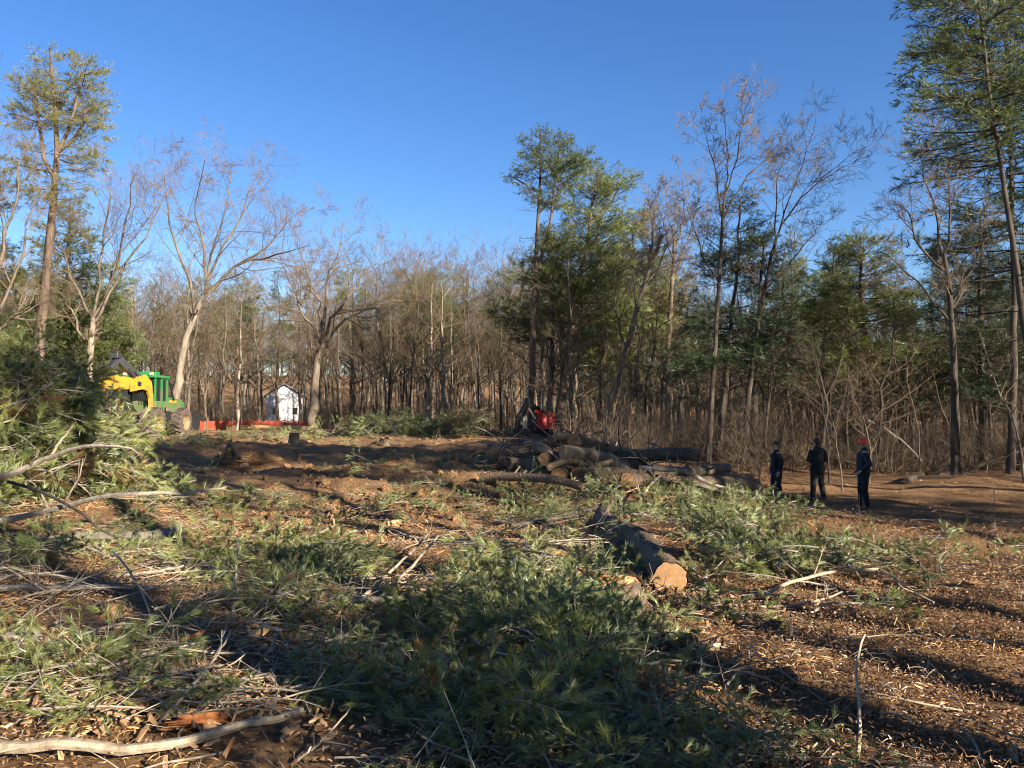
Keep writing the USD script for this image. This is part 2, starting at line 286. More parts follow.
# ---------------------------------------------------------------- trees
def needle_tufts(pos, dirs, n, length, width, spread, rng):
    """n thin triangles fanning from every pos along dirs."""
    M = len(pos); p = np.repeat(pos, n, 0); d = np.repeat(dirs, n, 0)
    d = d + spread * rng.normal(size=d.shape); d /= np.linalg.norm(d, axis=1, keepdims=True)
    L = length * (.65 + .5 * rng.random(len(p)))[:, None]
    s = np.cross(d, rng.normal(size=d.shape)); s /= np.linalg.norm(s, axis=1, keepdims=True) + 1e-9
    w = width * .5
    v = np.stack([p - s * w, p + s * w, p + d * L + V([0, 0, -.12]) * L], 1).reshape(-1, 3)
    return v, np.arange(len(v)).reshape(-1, 3)
def bough_template(seed, L=2.4, ntw=11, tuft=.27, nn=9, width=.0125, dead=False):
    r = np.random.default_rng(seed)
    K = 6; s = np.linspace(0, 1, K)
    main = np.stack([s * L, .06 * L * np.sin(s * 3 + r.random() * 6), L * (-.03 * s + .14 * s ** 2.2)], 1)
    tw, tr = grow(main[None], np.linspace(.03, .008, K)[None], ntw, .22, .98, .52, 48, .05, .12, 4, r, .6, .4, .62, .004, flat=.8)
    tw2, tr2 = grow(tw, tr, 3, .3, .95, .5, 45, .06, .1, 2, r, .7, .5, .3, .003, flat=.6)
    wood = cat([tubes(main, np.linspace(.03, .008, K), 4), tubes(tw, tr, 3), tubes(tw2, tr2, 3)])
    if dead: return wood, None
    P, D = [], []
    for B in (tw, tw2, main[None, -2:]):
        for f in ((.55, .8, 1.0) if B is not tw2 else (.6, 1.0)):
            k = (B.shape[1] - 1) * f; a = min(int(k), B.shape[1] - 2); u = k - a
            P.append(B[:, a] * (1 - u) + B[:, a + 1] * u); dd = B[:, a + 1] - B[:, a]; D.append(dd / (np.linalg.norm(dd, axis=1, keepdims=True) + 1e-9))
    P, D = np.vstack(P), np.vstack(D); D[:, 2] += .28
    return wood, needle_tufts(P, D, nn, tuft, width, .38, r)
BOUGHS = [bough_template(100 + k) for k in range(5)]
BOUGHS_FINE = [bough_template(140 + k, 2.4, 12, .2, 12, .011) for k in range(4)]
BOUGHS_DEAD = [bough_template(120 + k, dead=True, ntw=8) for k in range(3)]
BOUGHS_LIGHT = [bough_template(130 + k, ntw=8, nn=7, tuft=.34, width=.022) for k in range(3)]
def place(tmpl, pos, az, elev, length, rng, base=2.4):
    """Bakes many boughs: rotates about y by elevation, about z by azimuth, scales to length."""
    vs, fs, o = [], [], 0
    v0, f0 = tmpl
    n = len(pos); s = length / base
    ca, sa, ce, se = np.cos(az), np.sin(az), np.cos(elev), np.sin(elev)
    roll = rng.normal(size=n) * .35; cr, sr = np.cos(roll), np.sin(roll)
    x, y, z = v0[:, 0][None], v0[:, 1][None], v0[:, 2][None]
    y, z = y * cr[:, None] - z * sr[:, None], y * sr[:, None] + z * cr[:, None]
    x, z = x * ce[:, None] - z * se[:, None], x * se[:, None] + z * ce[:, None]
    x, y = x * ca[:, None] - y * sa[:, None], x * sa[:, None] + y * ca[:, None]
    v = np.stack([x, y, z], -1) * s[:, None, None] + pos[:, None]
    f = f0[None] + (np.arange(n) * len(v0))[:, None, None]
    return v.reshape(-1, 3), f.reshape(-1, 3)
def boughs_on(P, rng, t0, t1, n, prof, templates, elev=(-.1, .3), gaps=0.0, clump=6):
    """n boughs along the polyline P between t0 and t1; prof(u) gives a bough's length; gaps leaves out some whorls. -> wood, leaves"""
    u = np.sort(rng.random(n)); wh = np.floor(u * clump * 2.2); keep = rng.random(int(clump * 2.2) + 2) > gaps
    u = u[keep[wh.astype(int)]]; u = u + .25 / clump * (np.round(u * clump * 2) / 2 / clump - u) * clump
    u = np.clip(u, 0, 1); t = t0 + (t1 - t0) * u; K = len(P) - 1; s = np.clip(t * K, 0, K - 1e-6); a = s.astype(int); w = (s - a)[:, None]
    pos = P[a] * (1 - w) + P[a + 1] * w
    az = rng.random(len(u)) * 2 * np.pi; L = np.maximum(.3, np.array([prof(x) for x in u]) * (.55 + .6 * rng.random(len(u))))
    el = elev[0] + (elev[1] - elev[0]) * u ** 1.5 + rng.normal(size=len(u)) * .14
    W, N = [], []
    for k in range(len(templates)):
        m = np.arange(len(u)) % len(templates) == k
        if not m.any(): continue
        wd, nd = templates[k]
        seed = rng.integers(1 << 30)
        W.append(place(wd, pos[m], az[m], el[m], L[m], np.random.default_rng(seed)))
        if nd is not None: N.append(place(nd, pos[m], az[m], el[m], L[m], np.random.default_rng(seed)))
    return cat(W), (cat(N) if N else None)
def taper(r0, r1, K, flare=.2):
    t = np.linspace(0, 1, K); return (r0 * (1 - t) + r1 * t) * (1 + flare * np.exp(-t * 22))

def px_line(pts, Y, base=True):
    """pixels (px, py[, extra depth]) at distance Y -> points; the first is set onto the ground."""
    p = [at(a[0], a[1], Y + (a[2] if len(a) > 2 else 0)) for a in pts]
    if base:
        p[0][2] = float(ground_z(p[0][0], p[0][1])) - .15
    return V(p)
def start(label, category, name, p0):
    o = xform(name, p0); tag(o, label, category); return o
def rel(m, p0): return m[0] - p0, m[1]

def hero_bare(name, label, trunk, Y, r0, limbs, seed, lv=((9, .5, 52), (7, .6, 46), (6, .6, 44), (6, .78, 46)), mat='hardwood_bark', twig='twig_grey', up=.16, trunk_t0=.45):
    r = np.random.default_rng(seed)
    T = resample(px_line(trunk, Y), 14, r0 * .12, r); TR = taper(r0, r0 * .45, 14)
    o = start(label, 'tree', name, T[0]); p0 = T[0]
    part('trunk', rel(tubes(T, TR, 9, lump=.06, seed=seed), p0), mat, o, smooth=True)
    L, LR = [], []
    for lm in limbs:
        q = [at(a[0], a[1], Y + (a[2] if len(a) > 2 else 0)) for a in lm]
        d = np.linalg.norm(T - q[0], axis=1); k = int(d.argmin()); q[0] = T[k].copy()
        c = resample(q, 10, r0 * .3, r); c[0] = T[k]
        cr = TR[k] * np.linspace(.66 if k > 10 else .52, .1, 10)
        L.append(c); LR.append(cr)
        part('limb', rel(tubes(c, cr, 6), p0), 'hardwood_bark' if mat == 'pale_bark' else mat, o, smooth=True)  # limbs of pale trees take a darker bark: shade put into their colour
    L.append(resample(T[-5:], 10)); LR.append(np.linspace(TR[-5], TR[-1] * .3, 10))
    P, R = V(L), V(LR); tw = []
    for q, (n, ratio, ang) in enumerate(lv):
        last = q == len(lv) - 1
        P, R = grow(P, R, n, .22 if q else .2, 1.0, ratio, ang, up, .13, 6 if q == 0 else 4 if q == 1 else 3 if not last else 2, r, .5, .3, .5, .0042 if last else .006)
        tw.append(tubes(P, R, 4 if q == 0 else 3))
    part('crown', rel(cat(tw), p0), twig, o)
    return o
def hero_pine(name, label, trunk, Y, r0, crowns, seed, mat='pine_bark', needles='pine_needles', dead=0, stems=(), tmpl=None, dead_range=(.1, .6), dlen=1.6):
    """crowns: list of (stem index, t0, t1, n, profile, elevation, gaps)"""
    r = np.random.default_rng(seed)
    T = resample(px_line(trunk, Y), 16, r0 * .15, r); TR = taper(r0, r0 * .18, 16)
    p0 = T[0]; o = start(label, 'tree', name, p0)
    part('trunk', rel(tubes(T, TR, 9, lump=.05, seed=seed), p0), mat, o, smooth=True)
    lines = [T]
    for st in stems:
        q = [at(a[0], a[1], Y + (a[2] if len(a) > 2 else 0)) for a in st]
        k = int(np.linalg.norm(T - q[0], axis=1).argmin()); q[0] = T[k]
        c = resample(q, 10, r0 * .12, r); lines.append(c)
        part('stem', rel(tubes(c, TR[k] * np.linspace(.85, .2, 10), 7), p0), mat, o, smooth=True)
    W, N = [], []
    for si, t0, t1, n, prof, elev, gaps in crowns:
        w, nd = boughs_on(lines[si], r, t0, t1, n, prof, tmpl or BOUGHS, elev, gaps)
        W.append(w); N.append(nd)
    if dead:
        w, _ = boughs_on(T, r, dead_range[0], dead_range[1], dead, lambda u: dlen * (.5 + .5 * u), BOUGHS_DEAD, (-.15, .15), .1); W.append(w)
    part('branchwork', rel(cat(W), p0), 'twig_warm' if mat != 'dark_bark' else 'dark_bark', o)
    part('crown', rel(cat(N), p0), needles, o)
    return o
cone = lambda a, b: (lambda u: a * (1 - u) + b * u)
dome = lambda a, k=.6: (lambda u: a * (math.sin(math.pi * min(1, max(0, .12 + .86 * u))) ** k))

hero_pine('pine_tree', 'tall pine with bare leaning trunk and tufted crown at the left edge', [(36, 420), (40, 340), (47, 262), (57, 186), (55, 120), (50, 48)], 42, .33,
          [(0, .58, 1.0, 62, dome(2.5), (.0, .6), .25), (1, .3, 1.0, 40, dome(1.9), (.0, .5), .15), (2, .3, 1.0, 42, dome(2.1), (.0, .5), .15), (3, .4, 1., 34, dome(1.9), (.0, .5), .1)], 11,
          needles='olive_needles', dead=22, stems=([(57, 190), (47, 165), (38, 110), (28, 75, -1)], [(56, 160), (72, 118), (80, 80), (84, 58)], [(56, 150), (85, 118), (95, 105, 1)]), dead_range=(.45, .72), dlen=2.6)
hero_pine('pine_tree', 'dense green pine half hidden behind the tall leaning pine', [(62, 420), (66, 330), (70, 205)], 56, .3, [(0, .3, 1.0, 150, cone(5.0, 1.2), (-.1, .4), .1)], 12, tmpl=BOUGHS_LIGHT)
hero_pine('pine_tree', 'olive pine rising at the very left of the far wood', [(-28, 420), (-24, 320), (-12, 175)], 50, .3, [(0, .3, 1.0, 110, cone(3.6, 1.4), (-.1, .5), .15)], 13, needles='olive_needles', tmpl=BOUGHS_LIGHT)
hero_bare('bare_tree', 'pale bare tree behind the yellow arch of the tractor, forked low', [(87, 425), (89, 365), (93, 318)], 50, .34,
          [[(92, 330), (112, 290), (135, 250, 1), (168, 190, 2)], [(93, 322), (78, 290), (66, 262), (48, 215, -1)], [(92, 320), (100, 270), (108, 215), (112, 160)], [(93, 318), (118, 268), (125, 215, -2), (140, 165, -3)], [(90, 345), (72, 312), (52, 285, -2)]], 21, mat='pale_bark')
hero_bare('bare_tree', 'spreading bare oak with a pale curved trunk right of the green tractor', [(170, 425), (179, 376), (189, 330), (204, 296)], 46, .29,
          [[(200, 305), (235, 268), (262, 250), (306, 208, 1)], [(204, 298), (222, 250), (245, 205), (262, 160, 1)], [(203, 300), (204, 255), (196, 210), (205, 160, -2)], [(198, 315), (185, 275), (172, 225), (165, 170, 2)], [(212, 290), (250, 262), (285, 250, -3), (310, 245, -4)], [(204, 298), (214, 240, 3), (230, 190, 4), (232, 155, 5)]], 22, mat='pale_bark',
          lv=((9, .5, 52), (7, .6, 46), (6, .6, 44), (6, .78, 46)))
hero_bare('bare_tree', 'bare tree with a long level limb standing by the white house', [(312, 426), (316, 378), (322, 338)], 52, .36,
          [[(320, 345), (345, 322), (362, 310), (404, 301, 1)], [(322, 338), (318, 300), (306, 268), (296, 232)], [(322, 340), (326, 290), (338, 250), (345, 218)], [(320, 345), (338, 312), (358, 280), (384, 258, 2)], [(320, 345), (306, 318), (292, 292), (280, 262, -2)]], 23)
hero_bare('bare_tree', 'pale limbed bare tree cut off by the left edge of the picture', [(-14, 430), (-10, 340), (-4, 270)], 40, .3,
          [[(-5, 280), (8, 225), (20, 175), (36, 132)], [(-5, 270), (-8, 200), (0, 150), (4, 110)], [(-8, 320), (8, 290), (25, 245), (34, 200, 1)], [(-10, 330), (15, 315), (40, 295, -1)]], 24, mat='pale_bark')
# middle
hero_pine('pine_tree', 'thin tall twin stemmed pine with tufted top standing highest in the middle', [(530, 436), (533, 350), (536, 262), (539, 205), (541, 132)], 40, .2,
          [(0, .74, 1.0, 62, dome(1.55), (.1, .6), .1), (1, .45, 1.0, 62, dome(1.55), (.1, .6), .1), (2, .55, 1., 9, lambda u: .9, (0, .3), 0), (3, .3, 1., 34, dome(1.2), (.1, .6), .0)], 31, dead=14, dead_range=(.45, .8), dlen=1.3,
          stems=([(537, 272), (549, 228), (556, 180), (562, 134)], [(539, 200), (530, 188), (509, 172)], [(552, 205), (570, 178), (584, 152, 1)]))
hero_pine('pine_tree', 'broad leaning pine right beside the twin stemmed pine', [(556, 432), (568, 345), (580, 282), (588, 235), (598, 172)], 42, .24,
          [(0, .42, 1.0, 180, cone(3.9, 1.3), (-.0, .6), .1), (1, .3, 1.0, 30, dome(1.5), (.1, .5), .1)], 32, dead=16, dead_range=(.15, .4), stems=([(590, 225), (612, 200), (624, 172, 1)],))
hero_pine('pine_tree', 'dark green pine directly behind the twin stemmed pine', [(548, 428), (552, 330), (553, 236)], 48, .22, [(0, .48, 1.0, 70, cone(2.6, .8), (-.1, .4), .1)], 33, needles='dark_needles', tmpl=BOUGHS_LIGHT)
hero_pine('pine_tree', 'rounded olive pine at the right of the middle pine group', [(640, 440), (636, 330), (634, 222)], 46, .24, [(0, .36, 1.0, 190, cone(4.2, 1.3), (-.1, .5), .1)], 34, needles='olive_needles', tmpl=BOUGHS_LIGHT, dead=14)
hero_bare('bare_tree', 'pale barked slanting tree in the wood behind the log pile', [(598, 450), (620, 372), (640, 300), (662, 235)], 38, .17, [[(640, 300), (660, 262), (690, 205)], [(625, 350), (615, 300), (618, 250, 1)], [(650, 270), (650, 230), (656, 190)]], 35)
hero_bare('bare_tree', 'bare tree of fine upright twigs right of the middle pines', [(668, 450), (668, 360), (672, 290), (674, 235)], 42, .17, [[(672, 280), (690, 235), (702, 185)], [(672, 270), (664, 225), (655, 195)], [(674, 250), (684, 215), (682, 175)]], 36)
# right of the middle
hero_bare('bare_tree', 'tall thin bare tree with open crown left of the dark hemlocks', [(708, 470), (714, 360), (719, 280), (724, 200)], 29, 0.108,
          [[(722, 215), (714, 165), (700, 120)], [(724, 205), (736, 160), (742, 92, 1)], [(722, 220), (745, 180), (775, 150, 1), (792, 132, 2)], [(724, 200), (728, 150), (722, 100)], [(718, 285), (700, 250), (686, 205, 1)]], 41, mat='dark_bark', lv=((9, .45, 48), (7, .58, 44), (5, .6, 42), (5, .78, 44)))
hero_bare('bare_tree', 'bare tree that forks wide over the three workers', [(742, 468), (752, 370), (764, 290), (776, 240)], 30, 0.122,
          [[(770, 262), (785, 212), (800, 170), (816, 118)], [(776, 240), (800, 200), (830, 172), (858, 150, 1)], [(774, 245), (776, 200), (788, 150, 1)], [(764, 290), (790, 262), (818, 225, 2)]], 42, mat='dark_bark', lv=((9, .45, 48), (7, .58, 44), (5, .6, 42), (5, .78, 44)))
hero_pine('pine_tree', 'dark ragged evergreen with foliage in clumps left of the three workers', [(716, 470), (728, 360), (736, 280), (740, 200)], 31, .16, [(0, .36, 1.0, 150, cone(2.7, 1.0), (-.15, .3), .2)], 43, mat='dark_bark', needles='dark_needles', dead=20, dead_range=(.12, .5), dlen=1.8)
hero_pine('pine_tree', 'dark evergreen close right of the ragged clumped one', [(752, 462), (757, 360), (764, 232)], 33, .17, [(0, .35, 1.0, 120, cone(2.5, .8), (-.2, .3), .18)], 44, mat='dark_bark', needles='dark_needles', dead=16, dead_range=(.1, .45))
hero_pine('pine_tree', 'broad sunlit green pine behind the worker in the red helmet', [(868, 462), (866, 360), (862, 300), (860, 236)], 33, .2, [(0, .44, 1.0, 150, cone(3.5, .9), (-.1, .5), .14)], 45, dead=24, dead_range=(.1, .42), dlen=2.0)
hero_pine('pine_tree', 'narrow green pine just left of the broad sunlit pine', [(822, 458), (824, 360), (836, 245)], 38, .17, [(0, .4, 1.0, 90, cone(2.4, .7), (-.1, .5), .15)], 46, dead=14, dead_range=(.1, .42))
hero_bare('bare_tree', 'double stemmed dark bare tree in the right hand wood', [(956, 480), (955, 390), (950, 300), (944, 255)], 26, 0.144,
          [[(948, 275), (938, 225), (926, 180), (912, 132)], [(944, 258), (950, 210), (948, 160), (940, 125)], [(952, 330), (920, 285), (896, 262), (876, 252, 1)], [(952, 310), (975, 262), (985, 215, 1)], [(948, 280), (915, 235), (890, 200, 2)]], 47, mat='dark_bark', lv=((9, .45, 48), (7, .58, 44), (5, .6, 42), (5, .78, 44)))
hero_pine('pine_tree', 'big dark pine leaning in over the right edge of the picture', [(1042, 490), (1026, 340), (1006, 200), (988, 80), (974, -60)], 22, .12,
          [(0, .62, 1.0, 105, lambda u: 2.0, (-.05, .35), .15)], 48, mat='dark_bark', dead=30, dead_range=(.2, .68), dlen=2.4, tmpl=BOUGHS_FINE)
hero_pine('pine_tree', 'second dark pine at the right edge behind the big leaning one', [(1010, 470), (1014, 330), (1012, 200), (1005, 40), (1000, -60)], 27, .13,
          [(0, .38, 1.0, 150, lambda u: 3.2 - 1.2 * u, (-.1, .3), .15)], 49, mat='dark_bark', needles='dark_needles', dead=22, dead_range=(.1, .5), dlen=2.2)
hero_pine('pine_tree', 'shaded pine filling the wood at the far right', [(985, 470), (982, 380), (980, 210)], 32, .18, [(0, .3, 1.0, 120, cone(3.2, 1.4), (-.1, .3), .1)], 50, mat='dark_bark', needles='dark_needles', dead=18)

# kinds of wood tree that are placed many times
KH = {}                                              # kind -> height
def bare_kind(name, seed, H, r0, lean, mat, twig, lv, t0=.26, up=.13, K=12):
    r = np.random.default_rng(seed)
    T = resample(V([[0, 0, -.3], [lean * .2, .1, H * .35], [lean * .7, -.1, H * .7], [lean, 0, H]]), K, r0 * .5, r); TR = taper(r0, r0 * .15, K)
    c = klass(name); KH[name] = H * 1.08
    tr = tubes(T, TR, 6); tw = []; P, R = T[None], TR[None]
    for q, (n, ratio, ang) in enumerate(lv):
        P, R = grow(P, R, n, t0 if q == 0 else .25, 1.0, ratio, ang, up, .12, 5 if q == 0 else 3 if q < 3 else 2, r, .5, .3, .5, .0055)
        tw.append(tubes(P, R, 4 if q == 0 else 3))
    crown = cat(tw)
    usdkit.mesh(stage, f'/World/{name}/trunk', tr, LOOK[mat], smooth=True); usdkit.mesh(stage, f'/World/{name}/crown', crown, LOOK[twig])
    return c, [(tr, mat), (crown, twig)]
def pine_kind(name, seed, H, r0, mat, needles, t0, n, prof, dead, tmpl):
    r = np.random.default_rng(seed)
    T = resample(V([[0, 0, -.3], [.2, .1, H * .4], [.1, -.1, H * .75], [.3, 0, H]]), 10, r0 * .3, r); TR = taper(r0, r0 * .12, 10)
    tr = tubes(T, TR, 6); w, nd = boughs_on(T, r, t0, 1.0, n, prof, tmpl, (-.1, .5), .12); W = [tr, w]
    if dead: W.append(boughs_on(T, r, .1, t0 + .05, dead, lambda u: 1.7, BOUGHS_DEAD, (-.15, .1), .1)[0])
    c = klass(name); KH[name] = H; wd = cat(W)
    usdkit.mesh(stage, f'/World/{name}/trunk', wd, LOOK[mat]); usdkit.mesh(stage, f'/World/{name}/crown', nd, LOOK[needles])
    return c, [(wd, mat), (nd, needles)]
KB = [bare_kind(f'_bare_kind_{k}', 200 + k, H, r0, ln, mat, tw, lv) for k, (H, r0, ln, mat, tw, lv) in enumerate([
    (16, .2, .8, 'hardwood_bark', 'twig_warm', ((20, .42, 52), (6, .5, 46), (6, .55, 44), (6, .6, 44))),
    (15, .16, -.6, 'hardwood_bark', 'twig_grey', ((18, .36, 48), (6, .52, 44), (6, .55, 44), (6, .6, 44))),
    (17, .22, .4, 'pale_bark', 'twig_grey', ((18, .44, 52), (6, .5, 46), (6, .55, 44), (6, .6, 44))),
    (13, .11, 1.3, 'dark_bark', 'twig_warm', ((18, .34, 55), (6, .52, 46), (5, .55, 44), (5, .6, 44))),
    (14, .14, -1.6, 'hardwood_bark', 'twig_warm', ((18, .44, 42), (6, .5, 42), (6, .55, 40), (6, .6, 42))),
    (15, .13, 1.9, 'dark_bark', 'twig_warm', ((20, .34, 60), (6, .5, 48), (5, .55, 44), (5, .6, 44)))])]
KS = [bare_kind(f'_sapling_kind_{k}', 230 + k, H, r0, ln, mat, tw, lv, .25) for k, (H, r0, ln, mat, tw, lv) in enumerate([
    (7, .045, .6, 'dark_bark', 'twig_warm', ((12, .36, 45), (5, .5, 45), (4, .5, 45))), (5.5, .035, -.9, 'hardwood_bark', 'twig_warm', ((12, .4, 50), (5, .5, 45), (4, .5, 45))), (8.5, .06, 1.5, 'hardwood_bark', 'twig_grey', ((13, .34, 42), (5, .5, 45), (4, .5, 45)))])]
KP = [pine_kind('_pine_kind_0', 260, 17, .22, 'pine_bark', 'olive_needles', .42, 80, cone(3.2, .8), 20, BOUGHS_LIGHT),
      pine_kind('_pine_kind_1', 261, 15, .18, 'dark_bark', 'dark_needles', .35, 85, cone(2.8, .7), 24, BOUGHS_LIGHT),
      pine_kind('_pine_kind_2', 262, 18, .22, 'pine_bark', 'pine_needles', .5, 80, dome(2.8), 22, BOUGHS_LIGHT)]

def shrub_kind(seed, n, H, tilt, mat):
    r = np.random.default_rng(seed); P = np.zeros((n, 5, 3)); a = r.uniform(0, 6.28, n); t = np.abs(r.normal(size=n)) * tilt; L = H * r.uniform(.5, 1.1, n)
    d = np.stack([np.sin(t) * np.cos(a), np.sin(t) * np.sin(a), np.cos(t)], 1); P[:, 0] = r.normal(size=(n, 3)) * V([.5, .5, 0])
    for q in range(1, 5): P[:, q] = P[:, q - 1] + d * (L / 4)[:, None]; d = d + r.normal(size=d.shape) * .16; d /= np.linalg.norm(d, axis=1, keepdims=True)
    R = np.repeat(np.linspace(.014, .005, 5)[None], n, 0); c, cr = grow(P, R, 7, .15, 1., .5, 50, .06, .14, 3, r, .6, .5, .4, .004); c2, c2r = grow(c, cr, 4, .3, 1., .55, 42, .05, .1, 2, r, .7, .5, .3, .0035)
    return cat([tubes(P, R, 3), tubes(c, cr, 3), tubes(c2, c2r, 3)]), mat
SHRUB = [[shrub_kind(280, 7, 2.4, .85, 'twig_warm')], [shrub_kind(281, 8, 1.8, 1.1, 'twig_warm')], [shrub_kind(282, 6, 3.0, .7, 'dark_bark')], [shrub_kind(283, 7, 1.5, 1.2, 'twig_grey')]]
rw = np.random.default_rng(7)
used_xy = []
def spots(n, pxr, Yr, gap, tries=60, skip=lambda px, Y: False):
    out = []
    for _ in range(n * tries):
        if len(out) >= n: break
        Yd = math.exp(rw.uniform(math.log(Yr[0]), math.log(Yr[1]))); px = rw.uniform(*pxr)
        if skip(px, Yd): continue
        p = at(px, 420, Yd)[:2]
        if all((p[0] - a) ** 2 + (p[1] - b) ** 2 > (gap * (.6 + Yd / 90)) ** 2 for a, b in used_xy):
            used_xy.append(p); out.append((px, p[0], p[1], Yd))
    return out
ADJ = dict(zip(['_bare_kind_0', '_bare_kind_1', '_bare_kind_2', '_bare_kind_3', '_bare_kind_4', '_bare_kind_5', '_sapling_kind_0', '_sapling_kind_1', '_sapling_kind_2', '_pine_kind_0', '_pine_kind_1', '_pine_kind_2'],
               ['brown', 'slim brown', 'pale barked', 'thin dark', 'bushy', 'leaning', 'dark', 'low spreading', 'thin', 'olive', 'dark green', 'fresh green']))
ZONES = [(70, 'left of the forked pale tree'), (150, 'behind the yellow arch of the tractor'), (215, 'beside the spreading oak'), (270, 'above the orange fence'), (325, 'behind the white house and fence'), (385, 'right of the oak with the level limb'),
         (430, 'left of the centre of the mound'), (480, 'behind the brush heap on the mound'), (530, 'left of the twin stemmed pine'), (580, 'behind the red machine'), (640, 'above the left end of the log pile'), (700, 'above the middle of the log pile'),
         (760, 'above the right end of the log pile'), (800, 'behind the leftmost worker'), (845, 'behind the worker in the middle'), (890, 'behind the worker in the red helmet'), (940, 'left of the twin dark trunks'), (990, 'right of the twin dark trunks'), (1015, 'beside the big leaning pine'), (9999, 'at the right edge')]
def plant(kinds, name, sp, label, group, tops, category='tree'):
    """tops: how many metres the tree stands above eye level, per metre of distance (the skyline's slope)"""
    for k, (px, x, y, Yd) in enumerate(sp):
        c = kinds[rw.integers(len(kinds))][0]; z = float(ground_z(x, y)); H = KH[str(c.GetName())]
        s = min(1.25, max(.3, (rw.uniform(*tops) * Yd + EYE[2] - z) / H)); w = (s + .9) / 2 if s < .9 else s
        size = 'tall ' if s > .8 else 'low ' if s < .62 else ''; text = f"{ADJ[str(c.GetName())]} {label} {next(w for lim, w in ZONES if px < lim)}"; text = size + text if len(text.split()) < 16 else text
        copy_of(c, name, (x, y, z), rw.uniform(0, 6.28), (w * rw.uniform(.9, 1.1), w * rw.uniform(.9, 1.1), s), text, category, group)
def house_gap(px, Yd):
    x = (px - 512) / F * Yd; u = (x + 28) * .73 - (Yd - 100) * .68; w = abs((x + 28) * .68 + (Yd - 100) * .73)
    return (268 < px < 298 and Yd < 84) or (0 < u < 26 and w < 1.8)
plant(KB[:3] + KB[4:], 'wood_tree', spots(52, (-30, 395), (58, 95), 2.6, skip=house_gap), 'bare tree of the far wood', 'bare trees of the wood behind the tractor', (.15, .21))
plant(KB[1:], 'wood_tree', spots(62, (385, 545), (56, 90), 1.8), 'bare tree of the close wood', 'bare trees of the wood behind the mound', (.155, .198))
plant(KP[:1] + KP[2:], 'wood_pine', [(p, *at(p, 420, d)[:2], d) for p, d in ((238, 78), (278, 74), (300, 82), (424, 72), (440, 78), (402, 80), (12, 66), (150, 80), (412, 66), (432, 62), (455, 70), (488, 74), (510, 66), (350, 84), (200, 84), (110, 76))], 'pine among bare trees', 'pines among the bare trees of the far wood', (.16, .19))
plant(KB[:2] + KB[3:], 'wood_tree', spots(46, (545, 760), (36, 75), 2.0), 'bare tree of the shaded wood', 'bare trees of the wood behind the log pile', (.13, .225))
plant(KP[1:2] + KP[:1], 'wood_pine', spots(16, (545, 800), (48, 75), 2.6), 'pine of the shaded wood', 'pines of the wood behind the log pile', (.16, .23))
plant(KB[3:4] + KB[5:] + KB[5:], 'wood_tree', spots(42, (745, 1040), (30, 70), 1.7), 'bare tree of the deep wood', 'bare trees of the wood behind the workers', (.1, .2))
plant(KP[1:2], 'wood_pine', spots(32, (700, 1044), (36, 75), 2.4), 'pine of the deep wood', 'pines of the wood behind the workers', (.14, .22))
plant(KS, 'sapling', spots(40, (570, 1050), (24, 50), 1.0), 'leafless sapling', 'saplings along the right hand wood', (.02, .14), category='sapling')
plant(KS, 'sapling', spots(26, (-20, 545), (50, 75), 1.2), 'leafless sapling', 'saplings along the far wood', (.03, .1), category='sapling')

# the deep wood beyond, which reads as one mass, and its undergrowth
def deep(n, pxr, Yr, seed):
    r = np.random.default_rng(seed); Yd = np.exp(r.uniform(math.log(Yr[0]), math.log(Yr[1]), n)); px = r.uniform(*pxr, n)
    x = (px - 512) / F * Yd; return np.stack([x, Yd, ground_z(x, Yd)], 1)
allk = [k[1] for k in KB[:5]] + [k[1] for k in KP] + [KB[5][1]]
d1 = deep(560, (-150, 560), (92, 250), 1); d2 = deep(380, (540, 1300), (62, 170), 2)
d1 = d1[~((d1[:, 0] / d1[:, 1] * F + 512 > 262) & (d1[:, 0] / d1[:, 1] * F + 512 < 306) & (d1[:, 1] < 110))]
dp = np.vstack([d1, d2]); wh = np.where(np.arange(len(dp)) < len(d1), rw.integers(0, 5, len(dp)), rw.choice([0, 3, 8, 6, 6, 8], len(dp)))
scatter('far_wood', allk, dp, rw.uniform(0, 6.28, len(dp)), np.where(np.arange(len(dp)) < len(d1), rw.uniform(.8, 1.15, len(dp)), rw.uniform(.5, .8, len(dp))), seed=3, which=wh, label='deep wood of bare trees and pines closing the view')
b1 = deep(900, (-60, 560), (60, 150), 4); b2 = deep(620, (545, 1250), (31, 90), 5)
b1 = b1[~((b1[:, 0] / b1[:, 1] * F + 512 > 262) & (b1[:, 0] / b1[:, 1] * F + 512 < 306) & (b1[:, 1] < 105))]
b2 = b2[~((b2[:, 0] / b2[:, 1] * F + 512 < 572) & (b2[:, 1] < 44))]; b3 = deep(260, (575, 1120), (27.5, 40), 8); b3 = b3[fb(b3[:, 0], b3[:, 1], 3, 15) > -.09]; b2 = np.vstack([b2, b3]); bp = np.vstack([b1, b2])
scatter('undergrowth', SHRUB, bp, rw.uniform(0, 6.28, len(bp)), np.where(np.arange(len(bp)) < len(b1), rw.uniform(.6, 1.5, len(bp)), rw.uniform(.5, 1.2, len(bp))), seed=5, label='twiggy brown undergrowth under the trees of the wood')
# the wood on the right and behind, out of the picture, whose shade falls over the clearing

